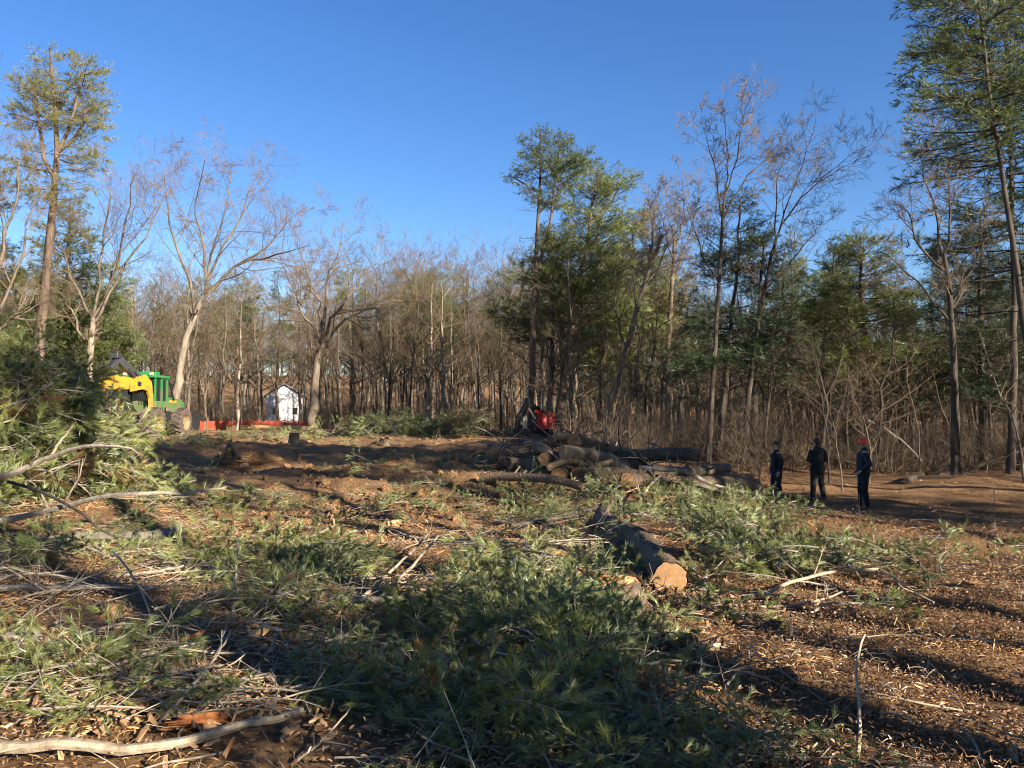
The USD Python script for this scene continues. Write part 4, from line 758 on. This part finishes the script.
# leaf litter, chips, clods, twigs
def leaf_patch(seed, n=70, R=.48, size=(.005, .018)):
    r = np.random.default_rng(seed); vs, fs = [], []
    for k in range(n):
        a = r.uniform(0, 6.28); d = R * r.random() ** .5; L = r.uniform(*size); W = L * r.uniform(.35, .6); c = r.uniform(.1, .5) * L
        q = V([[-L, 0, 0], [-.3 * L, W, c], [.5 * L, W * .8, c], [L, 0, c * .3], [.5 * L, -W * .8, c], [-.3 * L, -W, c], [0, 0, 0]])
        R3 = trimesh.transformations.euler_matrix(r.normal() * .5, r.normal() * .5, r.uniform(0, 6.28))[:3, :3]
        vs.append(q @ R3.T + V([d * math.cos(a), d * math.sin(a), r.uniform(.008, .035)])); fs.append(V([[6, (i + 1) % 6, i] for i in range(6)])[:, ::-1] + 7 * k)
    return np.vstack(vs), np.vstack(fs)
LP = [[(leaf_patch(400 + k), 'dead_leaf')] for k in range(6)]
def litter_spots(n, seed, Yr=(3.0, 24), pxr=(-40, 1064), power=1.0):
    r = np.random.default_rng(seed); Yd = Yr[0] + (Yr[1] - Yr[0]) * r.random(n) ** power; px = r.uniform(*pxr, n)
    return np.column_stack([(px - 512) / F * Yd, Yd])
lp = np.vstack([litter_spots(2300, 41, (3.0, 20), power=.8), litter_spots(1000, 42, (3.0, 16), (640, 1064), .7), litter_spots(900, 43, (14, 34), (700, 1064)), litter_spots(500, 62, (20, 48), (150, 560))])
dens = fb(lp[:, 0], lp[:, 1], 1.6, 61) + np.where(lp[:, 0] > .22 * lp[:, 1], .22, -.05)
lp = on_ground(lp[dens > -.06])
scatter('leaf_litter', LP, lp, rg.uniform(0, 6.28, len(lp)), rg.uniform(.7, 1.3, len(lp)), rg.normal(size=len(lp)) * .12, rg.normal(size=len(lp)) * .12, 44, label='brown fallen leaves strewn over the clearing')
def chip_mesh(seed, L=.1):
    r = np.random.default_rng(seed); b = trimesh.creation.box([L * r.uniform(.6, 1.6), L * r.uniform(.25, .5), L * r.uniform(.08, .2)])
    v = np.array(b.vertices); v += r.normal(size=v.shape) * L * .07; v[:, 0] *= 1 + .4 * (v[:, 1] > 0); return v, np.array(b.faces)
def chip_patch(seed, n=8, R=.5):
    r = np.random.default_rng(seed); out = []
    for k in range(n):
        v, f = chip_mesh(seed * 50 + k, r.uniform(.02, .06)); R3 = trimesh.transformations.euler_matrix(r.normal() * .5, r.normal() * .5, r.uniform(0, 6.28))[:3, :3]
        a = r.uniform(0, 6.28); d = R * r.random() ** .5
        out.append((v @ R3.T + V([d * math.cos(a), d * math.sin(a), .03]), f))
    return cat(out)
cp = on_ground(np.vstack([litter_spots(240, 45, (3.2, 26)), blobs([(320, 510, 2.5, 2, 70), (600, 600, 1, 1, 60), (430, 540, 1.5, 1.2, 50), (200, 700, .8, .5, 40), (590, 575, .6, .6, 30)], 46)]))
scatter('wood_chips', [[(chip_patch(500 + k), 'chip')] for k in range(4)], cp, rg.uniform(0, 6.28, len(cp)), rg.uniform(.7, 1.5, len(cp)), seed=47, label='pale wood chips scattered over the churned ground')
clp = on_ground(np.vstack([blobs([(330, 480, 4.5, 4, 330), (450, 500, 2.5, 2.5, 180), (300, 525, 2.8, 1.5, 120), (420, 450, 4, 3, 120), (470, 475, 1.6, 1.6, 120), (230, 455, 3, 2.5, 110), (300, 440, 7, 6, 260), (420, 438, 5, 4, 160)], 48), litter_spots(260, 49, (3, 14))]))
scatter('soil_clods', [[(clod(520 + k), 'soil')] for k in range(4)], clp, rg.uniform(0, 6.28, len(clp)), .02 + .13 * rg.random(len(clp)) ** 3, rg.normal(size=len(clp)) * .5, rg.normal(size=len(clp)) * .5, 50, label='lumps of churned brown soil on the mound')
def twig_mesh(seed):
    r = np.random.default_rng(seed); p = resample(V([[-.4, 0, .02], [-.1, r.normal() * .05, .05], [.2, r.normal() * .06, .06], [.5, r.normal() * .1, .03]]), 6)
    c, cr = grow(p[None], np.linspace(.007, .003, 6)[None], 3, .3, .9, .45, 40, .1, .1, 3, r, .6, .5)
    return cat([tubes(p, np.linspace(.007, .003, 6), 4), tubes(c, cr, 3)])
tp = on_ground(np.vstack([litter_spots(300, 51, (3.0, 18)), blobs([(560, 560, 2, 2, 80), (150, 600, 2, 1.5, 50), (860, 720, 1, .6, 18), (200, 680, 1.2, .7, 60)], 52)]))
tp = tp[~((tp[:, 0] > .25 * tp[:, 1]) & (tp[:, 1] < 9) & (rg.random(len(tp)) < .65))]
scatter('fallen_twigs', [[(twig_mesh(540 + k), 'stick_pale' if k % 2 else 'stick_grey')] for k in range(6)], tp + V([0, 0, .02]), rg.uniform(0, 6.28, len(tp)), rg.uniform(.5, 1.5, len(tp)), 0., rg.normal(size=len(tp)) * .15, 53, label='small fallen twigs littering the clearing')

bb = on_ground(np.vstack([blobs([(100, 580, 2.4, 1.6, 9), (330, 600, 2.2, 1.2, 8), (560, 560, 2.2, 2.0, 12), (150, 670, 1.2, .7, 4), (560, 680, 1.5, .9, 7), (720, 540, 2.5, 2.0, 9), (800, 610, 1.6, 1.0, 4), (60, 480, 2, 2, 10)], 58)]))
scatter('bare_slash_branches', [[(bare_branch(570 + k), 'stick_grey' if k else 'stick_pale')] for k in range(5)], bb + V([0, 0, .05]), rg.uniform(0, 6.28, len(bb)), rg.uniform(.3, .75, len(bb)), 0., rg.normal(size=len(bb)) * .12, 59, label='bare grey branches tangled in the cut slash')
def straw_patch(seed, n=70, R=.5):
    r = np.random.default_rng(seed); a = r.uniform(0, 6.28, n); d = R * r.random(n) ** .5; t = r.uniform(0, 6.28, n); L = r.uniform(.03, .11, n)
    p = np.stack([d * np.cos(a), d * np.sin(a), r.uniform(.005, .03, n)], 1); q = p + np.stack([L * np.cos(t), L * np.sin(t), r.normal(size=n) * .02 + .01], 1)
    return tubes(np.stack([p, (p + q) / 2 + V([0, 0, .006]), q], 1), np.tile([.0022, .003, .0016], (n, 1)), 3)
st = on_ground(np.vstack([litter_spots(330, 55, (3.0, 14), power=.8), litter_spots(200, 56, (8, 24))]))
scatter('straw_bits', [[(straw_patch(560 + k), 'stick_pale' if k == 1 else 'dry_needles' if k % 2 else 'cut_wood')] for k in range(6)], st, rg.uniform(0, 6.28, len(st)), rg.uniform(.7, 1.4, len(st)), seed=57, label='dry needles and splinters strewn over the ground')


# ---------------------------------------------------------------- the machines
def rbox(size, r=.03, at_=(0, 0, 0), rot=(0, 0, 0)):
    h = V(size, float) / 2 - r
    m = manifold3d.Manifold.batch_hull([manifold3d.Manifold.sphere(r, 8).translate([sx * h[0], sy * h[1], sz * h[2]]) for sx in (-1, 1) for sy in (-1, 1) for sz in (-1, 1)])
    return meshkit.arrays(m.rotate([*map(float, rot)]).translate([*map(float, at_)]))[:2]
def prism(poly, w, axis='x', at_=(0, 0, 0)):
    """polygon in the (y, z) plane, w thick along x"""
    from shapely.geometry import Polygon
    m = trimesh.creation.extrude_polygon(Polygon(poly), w, engine='earcut'); v = np.array(m.vertices); v = np.column_stack([v[:, 2] - w / 2, v[:, 0], v[:, 1]]) + V(at_, float)
    return v, np.array(m.faces)
def beam(a, b, w, h=None):
    a, b = V(a, float), V(b, float); d = b - a; L = np.linalg.norm(d); d /= L; u = V([0, 0, 1.0]) if abs(d[2]) < .95 else V([0, 1.0, 0]); s = np.cross(d, u); s /= np.linalg.norm(s); t = np.cross(s, d); h = h or w
    v = V([o + s * i * w / 2 + t * j * h / 2 for o in (a, b) for i, j in ((-1, -1), (1, -1), (1, 1), (-1, 1))])
    return v, V([[0, 2, 1], [0, 3, 2], [4, 5, 6], [4, 6, 7]] + [x for k in range(4) for x in ([k, (k + 1) % 4, 4 + (k + 1) % 4], [k, 4 + (k + 1) % 4, 4 + k])])
def ring_profile(prof, n=36):
    """(x offset, radius) profile turned about the x axis"""
    prof = V(prof, float); a = np.arange(n) * 2 * np.pi / n; K = len(prof)
    v = np.stack([np.repeat(prof[:, :1], n, 1), prof[:, 1:] * np.cos(a), prof[:, 1:] * np.sin(a)], -1).reshape(-1, 3)
    k, j = np.meshgrid(np.arange(K - 1), np.arange(n), indexing='ij'); q = np.stack([k * n + j, (k + 1) * n + j, (k + 1) * n + (j + 1) % n, k * n + (j + 1) % n], -1).reshape(-1, 4)
    return v, np.vstack([q[:, [0, 1, 2]], q[:, [0, 2, 3]]])
def wheel(o, c, R, W, side):
    p = part('wheel', (ring_profile([(-W / 2, R * .55), (-W / 2, R * .86), (-W * .42, R * .92), (0, R * .94), (W * .42, R * .92), (W / 2, R * .86), (W / 2, R * .55)])[0] + V(c), ring_profile([(0, 1)] * 7)[1]), 'tyre_rubber', o, smooth=40)
    lug = []
    for k in range(20):
        for s in (-1, 1):
            a = (k + .5 * (s > 0)) * 2 * math.pi / 20; da = .2
            p0 = [s * .02, R * .955 * math.cos(a), R * .955 * math.sin(a)]; p1 = [s * W * .49, R * .93 * math.cos(a + da), R * .93 * math.sin(a + da)]
            lug.append(beam(V(p0) + V(c), V(p1) + V(c), .07, .13))
    part('tread', cat(lug), 'tyre_rubber', p)
    s = side
    hub = ring_profile([(s * W * .5, R * .56), (s * W * .44, R * .52), (s * W * .2, R * .46), (s * W * .18, R * .2), (s * W * .34, R * .18), (s * W * .36, 0.001)], 28)
    part('rim', (hub[0] + V(c), hub[1] if s > 0 else hub[1][:, ::-1]), 'hub_tan', p, smooth=35)
sk = xform('log_skidder', V([*at(141, 437, 42)[:2], float(ground_z(*at(141, 437, 42)[:2])) - .02]), rad(-1)); tag(sk, 'green and yellow forestry tractor on big tyres behind the brush pile', 'tractor')
for y in (-.9, 2.35):
    for s in (-1, 1): wheel(sk, (s * 1.02, y, .78), .8, .72, s)
part('frame', cat([rbox((.9, 4.6, .5), .04, (0, .8, .95)), rbox((2.2, .3, .3), .05, (0, -.9, .8)), rbox((2.2, .3, .3), .05, (0, 2.35, .8))]), 'dark_steel', sk)
part('hood', cat([prism([(1.1, 1.3), (3.6, 1.3), (3.7, 1.75), (3.45, 2.05), (1.1, 2.2)], 1.25), rbox((1.9, 1.2, .3), .06, (0, 1.5, 1.45))]), 'green_paint', sk, smooth=30)
part('hood_stripe', rbox((1.27, .95, .16), .02, (0, 2.3, 1.92)), 'yellow_paint', sk)
cb = part('cab', cat([rbox((1.75, 1.5, .75), .05, (0, .45, 1.55)), rbox((1.85, 1.7, .16), .05, (0, .45, 3.2)), rbox((1.6, .5, .2), .04, (0, .1, 3.36))] + [beam((sx, sy, 1.85), (sx, sy, 3.15), .085) for sx in (-.82, .82) for sy in (-.24, .5, 1.14)]), 'green_paint', sk, smooth=30)
for s in (-1, 1):
    for y, w in ((.13, .6), (.82, .52)): part('window', rbox((.03, w, 1.16), .008, (s * .78, y, 2.5)), 'cab_glass', cb)
part('window', rbox((1.5, .03, 1.16), .008, (0, -.22, 2.5)), 'cab_glass', cb); part('window', rbox((1.5, .03, 1.16), .008, (0, 1.1, 2.5)), 'cab_glass', cb)
part('guard_rail', cat([beam((s * .85, 1.2, 3.1), (s * .7, 2.3, 2.0), .06) for s in (-1, 1)] + [beam((-.72, 2.1, 2.2), (.72, 2.1, 2.2), .05)]), 'dark_steel', sk)
part('exhaust', tubes(V([[-.4, 2.6, 2.0], [-.4, 2.6, 2.5], [-.42, 2.5, 2.75]]), V([.06, .06, .06]), 10, cap=True), 'dark_steel', sk, smooth=40)
part('headlight', rbox((.2, .1, .16), .03, (.5, 3.68, 1.85)), 'cream_paint', sk)
ar = part('arch', cat([prism([(-2.6, 2.35), (-2.5, 2.95), (-1.2, 3.25), (-.55, 2.9), (-.35, 2.2), (-.3, 1.2), (-.62, 1.2), (-.7, 2.1), (-.95, 2.42), (-1.5, 2.5)], .12, at_=(s * .72, 0, 0)) for s in (-1, 1)] + [rbox((1.5, .5, .35), .04, (0, -2.25, 2.62)), rbox((1.5, .3, .5), .04, (0, -1.1, 2.9))]), 'yellow_paint', sk, smooth=25)
part('arch_cover', cat([prism([(-2.5, 2.45), (-2.4, 2.85), (-1.5, 3.22), (-1.0, 3.1), (-1.1, 2.6), (-2.0, 2.38)], .4, at_=(-1.0, 0, 0))]), 'yellow_paint', sk, smooth=25)
part('vent_grille', rbox((.04, .34, .22), .01, (.8, -1.9, 2.75)), 'dark_steel', ar)
part('boom', cat([beam((-.35, -1.9, 4.05), (.55, -.35, 2.55), .3, .34), beam((-.35, -1.9, 4.05), (-.5, -2.2, 3.5), .3, .3), rbox((.45, .5, .28), .04, (-.38, -2.0, 4.15))]), 'grey_steel', sk, smooth=25)
part('hydraulic_ram', tubes(V([[.1, -1.6, 3.5], [.45, -.5, 2.4], [.7, -.3, 1.6]]), V([.09, .09, .06]), 10, cap=True), 'grey_steel', sk, smooth=40)
for q in range(3): part('hose', tubes(resample(V([[.3 + .12 * q, -.9, 1.7], [.42 + .1 * q, -1.2, 2.3 + .1 * q], [.2 + .1 * q, -1.0, 2.9], [.1 + .1 * q, -1.4, 3.4]]), 9), np.full(9, .025), 6), 'dark_steel', sk, smooth=True)
for x in (-.7, .7): part('work_lamp', rbox((.22, .1, .16), .03, (x, -.42, 3.32)), 'cream_paint', sk)
part('fuel_tank', rbox((.5, .8, .5), .06, (.75, .95, 1.15)), 'dark_steel', sk)
part('ladder', cat([beam((.98, .3, .8 + .28 * q), (.98, .7, .8 + .28 * q), .05) for q in range(3)] + [beam((.98, y, .7), (.95, y, 1.6), .04) for y in (.3, .7)]), 'dark_steel', sk)
part('blade', prism([(4.1, .3), (4.25, .3), (4.45, .75), (4.4, 1.3), (4.25, 1.3), (4.28, .78)], 2.6), 'dark_steel', sk, smooth=30)
for s in (-1, 1): part('blade_arm', beam((s * .6, 2.9, .8), (s * .8, 4.25, .7), .18), 'dark_steel', sk)
part('grapple', cat([prism([(-2.3, 2.3), (-2.05, 1.9), (-2.2, 1.2), (-2.6, .75), (-2.45, 1.3), (-2.4, 1.9)], .16, at_=(s * .35, 0, 0)) for s in (-1, 1)] + [rbox((.9, .35, .4), .04, (0, -2.25, 2.2))]), 'dark_steel', sk)

rm = xform('loader_machine', V([*at(535, 432, 38)[:2], float(ground_z(*at(535, 432, 38)[:2])) - .2]), rad(24)); tag(rm, 'red forestry machine with a dark bent crane behind the log pile', 'machine')
part('body', cat([prism([(-.5, .62), (.5, .62), (.62, 1.35), (-.4, 1.35)], .9, at_=(.38, 0, 0)), rbox((.34, .9, .16), .03, (-.05, 0, 1.42))]), 'red_paint', rm, smooth=30)
part('engine_cover', rbox((.22, .7, .62), .05, (.85, 0, 1.0)), 'red_paint', rm)
part('chassis', rbox((1.9, .9, .25), .04, (0, 0, .5)), 'dark_steel', rm)
part('mast', rbox((.36, .4, .95), .04, (-.18, -.2, .95)), 'dark_steel', rm)
part('crane_boom', cat([beam((-.12, -.2, 1.3), (-.42, -.2, 1.95), .2), beam((-.42, -.25, 1.95), (-.98, -.25, 1.05), .24), beam((-.98, -.25, 1.05), (-1.08, -.25, .55), .2), beam((-.42, -.2, 1.9), (.42, -.2, 1.32), .13), rbox((.3, .3, .3), .04, (-.42, -.2, 1.93))]), 'dark_steel', rm)
part('ram', tubes(V([[-.2, -.42, 1.1], [-.55, -.42, 1.6]]), V([.05, .05]), 10, cap=True), 'cream_paint', rm, smooth=40)
part('side_panel', prism([(-.06, .62), (.06, .62), (.06, 1.2), (-.06, 1.3)], .2, at_=(-.68, -.3, 0)), 'cream_paint', rm)
for s in (-1, 1): wheel(rm, (s * .7, .1, .38), .4, .28, s)

# orange safety fence and white house
def fence():
    a, b = at(182, 428, 60), at(318, 428, 62); n = 16; o = xform('safety_fence', (a[0], a[1], float(ground_z(a[0], a[1])))); tag(o, 'orange net safety fence along the far edge of the clearing', 'fence'); a0 = V([a[0], a[1], float(ground_z(a[0], a[1]))])
    P = [a + (b - a) * k / n for k in range(n + 1)]; P = [V([p[0], p[1], float(ground_z(p[0], p[1])) + .0]) - a0 for p in P]
    for k, p in enumerate(P): part('post', beam(p, p + V([.03 * math.sin(k * 2.1), 0, 1.0]), .05), 'hardwood_bark', o)
    for k in range(n):
        m = []; p, q = P[k], P[k + 1]
        sg = [(p * (1 - t) + q * t + V([0, -.04 + .05 * math.sin(k + 5 * t), 0]), 1 - .2 * math.sin(math.pi * t) * (.4 + .6 * abs(math.sin(k * 2.3)))) for t in np.linspace(0, 1, 5)]
        for z in np.linspace(.05, .74, 6):
            for (u, hu), (w, hw) in zip(sg[:-1], sg[1:]): m.append(beam(u + V([0, 0, z * hu]), w + V([0, 0, z * hw]), .015, .06))
        for t in np.linspace(.05, .95, 9): m.append(beam(p * (1 - t) + q * t + V([0, -.05, .03]), p * (1 - t) + q * t + V([.05 * math.sin(9 * t + k), -.05, .66]), .04, .015))
        part('net_panel', cat(m), 'orange_net', o)
fence()
h0 = at(284, 420, 100); hz = float(ground_z(h0[0], h0[1])); ho = xform('white_house', (h0[0], h0[1], hz), rad(14)); tag(ho, 'white gabled house seen through the bare trees', 'house')
part('wall', cat([rbox((4.4, 6, 3.4), .01, (0, 3, 1.7)), prism([(-2.2, 3.4), (2.2, 3.4), (0, 5.0)], 5.9)]) if False else cat([rbox((4.4, 6, 3.4), .01, (0, 3, 1.7))]), 'white_siding', ho)
gv = V([[-2.2, 0.02, 3.4], [2.2, 0.02, 3.4], [0, .02, 4.7], [-2.2, 5.98, 3.4], [2.2, 5.98, 3.4], [0, 5.98, 4.7]])
part('gable', (gv[:3], V([[0, 1, 2]])), 'white_siding', ho); part('gable', (gv[3:], V([[0, 2, 1]])), 'white_siding', ho)
part('roof', cat([beam((s * 1.22, -.25, 4.05), (s * 1.22, 6.25, 4.05), 2.9, .12) for s in (-1, 1)]) if False else (V([[-2.5, -.3, 3.25], [0, -.3, 4.85], [2.5, -.3, 3.25], [-2.5, 6.3, 3.25], [0, 6.3, 4.85], [2.5, 6.3, 3.25], [-2.5, -.3, 3.4], [0, -.3, 5.0], [2.5, -.3, 3.4], [-2.5, 6.3, 3.4], [0, 6.3, 5.0], [2.5, 6.3, 3.4]]),
     V([[6, 7, 10], [6, 10, 9], [7, 8, 11], [7, 11, 10], [0, 4, 1], [0, 3, 4], [1, 5, 2], [1, 4, 5], [0, 1, 7], [0, 7, 6], [1, 2, 8], [1, 8, 7], [3, 9, 10], [3, 10, 4], [4, 10, 11], [4, 11, 5], [0, 6, 9], [0, 9, 3], [2, 5, 11], [2, 11, 8]])), 'roof_grey', ho)
for x in (-1.1, 1.35):
    w = part('window', rbox((.55, .06, .85), .01, (x, -.02, 1.5)), 'cab_glass', ho); part('window_frame', cat([rbox((.86, .08, .08), .01, (x, -.03, 1.5 + s * .58)) for s in (-1, 1)]), 'white_siding', w)

# ---------------------------------------------------------------- people
M3 = manifold3d.Manifold
def chain(parts, edge=.03, it=8):
    out = None
    for js in parts:
        h = M3.batch_hull([M3.sphere(r, 14).translate([*map(float, p)]) for p, r in js]); out = h if out is None else out + h
    v, f, _ = meshkit.arrays(out.refine_to_length(edge)); m = trimesh.Trimesh(v, f, process=True); trimesh.smoothing.filter_taubin(m, iterations=it); return np.array(m.vertices), np.array(m.faces)
def hand(w, d, side, curl=.5):
    """five fingers from the wrist w along d; side: unit vector towards the thumb"""
    w, d, side = V(w), V(d) / np.linalg.norm(d), V(side); n = np.cross(d, side); out = [[(w, .026), (w + d * .05 + side * .022, .02), (w + d * .05 - side * .022, .02)], [(w + d * .05 + side * .026, .019), (w + d * .05 - side * .026, .018), (w + d * .09, .019)]]
    for k, L in enumerate((.068, .078, .072, .056)):
        b = w + d * .085 + side * (.03 - .02 * k); m = b + d * L * .5 + n * L * .12 * curl; t = m + d * L * .42 + n * L * .35 * curl; out += [[(b, .0095), (m, .009)], [(m, .009), (t, .0075)]]
    b = w + d * .03 + side * .03; m = b + d * .03 + side * .028; out += [[(b, .013), (m, .0105)], [(m, .0105), (m + d * .035 + side * .004, .009)]]
    return out
def person(label, loc, rz, H=1.76, pose='hang', jacket='dark_cloth', legs='dark_cloth', hat=None, hair='hair_brown', stance=.1, turn=0.0, build=1.0):
    """faces +y in its own space"""
    o = xform('person', loc, rz); tag(o, label, 'person'); k = H / 1.76
    J = lambda x, y, z: V([x, y, z]) * k
    sh = [J(s * .17 * build, -.01, 1.42) for s in (-1, 1)]; el, wr = [], []
    for s in (-1, 1):
        if pose == 'pocket': el.append(J(s * .27 * build, -.09, 1.14)); wr.append(J(s * .2 * build, .09, .98))
        elif pose == 'front': el.append(J(s * .25 * build, .0, 1.15)); wr.append(J(s * .06, .22, 1.08))
        else: el.append(J(s * .245 * build, -.03, 1.14)); wr.append(J(s * .245 * build, .06, .9))
    hip = [J(s * .095, 0, .92) for s in (-1, 1)]; kn = [J(s * (.1 + stance * .3), .03 + s * .02, .5) for s in (-1, 1)]; an = [J(s * (.1 + stance), -.02 + s * .04, .09) for s in (-1, 1)]
    B = [[(J(0, 0, 1.0), .12), (J(0, 0, 1.3), .13)], [(J(0, -.01, 1.38), .11), (sh[0], .06), (sh[1], .06)], [(J(0, -.02, 1.42), .065), (J(0, .005, 1.56), .055)],
         [(J(0, -.012, 1.665), .09), (J(0, .02, 1.66), .085), (J(0, .035, 1.585), .05), (J(0, .0, 1.61), .07)], [(J(0, .1, 1.655), .012), (J(0, .118, 1.625), .016)], [(J(0, .075, 1.565), .03), (J(0, .02, 1.57), .05)]]
    for i, s in enumerate((-1, 1)):
        B += [[(sh[i], .055), (el[i], .042)], [(el[i], .042), (wr[i], .028)], [(hip[i], .09), (kn[i], .056)], [(kn[i], .056), (an[i], .04)], [(an[i], .04), (an[i] + J(0, .14, -.05), .032)], [(J(s * .088, -.012, 1.64), .02), (J(s * .092, -.016, 1.615), .014)]]
        B += hand(wr[i], wr[i] - el[i] * .9 - el[i] * .1, V([-s * .7, .7, 0]) if pose != 'front' else V([0, 0, 1.0]))
    part('body', chain(B, .022, 6), 'skin', o, smooth=True)
    for s in (-1, 1): part('eye', (np.array(trimesh.creation.icosphere(1, .011).vertices) + J(s * .033, .1, 1.668), np.array(trimesh.creation.icosphere(1, .011).faces)), 'eye_dark', o, smooth=True)
    part('mouth', rbox((.045, .012, .008), .003, J(0, .097, 1.592)), 'cap_maroon', o)
    jb = build
    Jk = [[(J(0, 0, .9), .165 * jb), (J(0, 0, 1.12), .155 * jb), (J(0, 0, 1.32), .165 * jb)], [(J(0, -.01, 1.36), .13), (J(0, -.02, 1.46), .08), (sh[0] - J(0, 0, .03), .07), (sh[1] - J(0, 0, .03), .07)], [(J(0, -.03, 1.47), .085), (J(0, -.015, 1.5), .078)]]
    for i in range(2): Jk += [[(sh[i] - J(0, 0, .03), .074), (el[i], .06)], [(el[i], .065), (el[i] * .15 + wr[i] * .85, .05)]]
    part('jacket', chain(Jk, .04, 6), jacket, o, smooth=True)
    Tk = [[(J(0, 0, .88), .15 * jb), (hip[0], .125), (hip[1], .125)]]
    for i in range(2): Tk += [[(hip[i], .118), (kn[i], .082)], [(kn[i], .082), (an[i] + J(0, 0, .02), .07)]]
    part('trousers', chain(Tk, .04, 6), legs, o, smooth=True)
    for i in range(2): part('boot', chain([[(an[i] + J(0, -.02, -.03), .058), (an[i] + J(0, .0, .06), .058)], [(an[i] + J(0, -.02, -.045), .045), (an[i] + J(0, .15, -.055), .036)]], .03, 4), 'boot_brown', o, smooth=True)
    if hat == 'helmet':
        dome_ = trimesh.creation.icosphere(3, 1.0); v = np.array(dome_.vertices); f = np.array(dome_.faces); keep = (v[f][:, :, 2] > -.12).all(1); hv = v * V([.114, .135, .118]) + J(0, 0, 1.685)
        hm = part('helmet', (hv, f[keep]), 'hat_red', o, smooth=True); a = np.linspace(0, 2 * np.pi, 33)[:-1]
        br = np.vstack([np.stack([r_ * .114 * np.cos(a), r_ * .135 * np.sin(a) + (np.sin(a) > 0) * (r_ - 1) * .3, np.full(32, z) - (r_ - 1) * .03], 1) + J(0, 0, 1.68) for r_, z in ((.98, 0), (1.1, -.006), (1.1, -.014), (.98, -.012))])
        part('brim', (br, V([x for q in range(3) for i in range(32) for x in ([q * 32 + i, q * 32 + (i + 1) % 32, q * 32 + 32 + (i + 1) % 32], [q * 32 + i, q * 32 + 32 + (i + 1) % 32, q * 32 + 32 + i])])), 'hat_red', hm)
    else:
        part('hair' if hat is None else 'cap', chain([[(J(0, -.02, 1.685), .1), (J(0, .012, 1.7), .088)], [(J(0, -.04, 1.64), .085), (J(0, -.03, 1.69), .095)]], .03, 4), hair if hat is None else hat, o, smooth=True)
    return o
def stand(px, Y): p = at(px, 500, Y); return (p[0], p[1], float(ground_z(p[0], p[1])))
person('person in dark jacket and red hard hat standing side on facing left', stand(864, 20.4), rad(78), 1.78, 'pocket', 'navy_cloth', 'dark_cloth', 'helmet', stance=.05)
person('person in black jacket with maroon cap standing with back to us', stand(818, 22.6), rad(8), 1.74, 'front', 'dark_cloth', 'dark_cloth', 'cap_maroon', stance=.09, build=1.08)
person('person in dark clothes standing half hidden beside the log pile', stand(777, 22.8), rad(100), 1.68, 'hang', 'charcoal_cloth', 'jean_cloth', None, stance=.04)
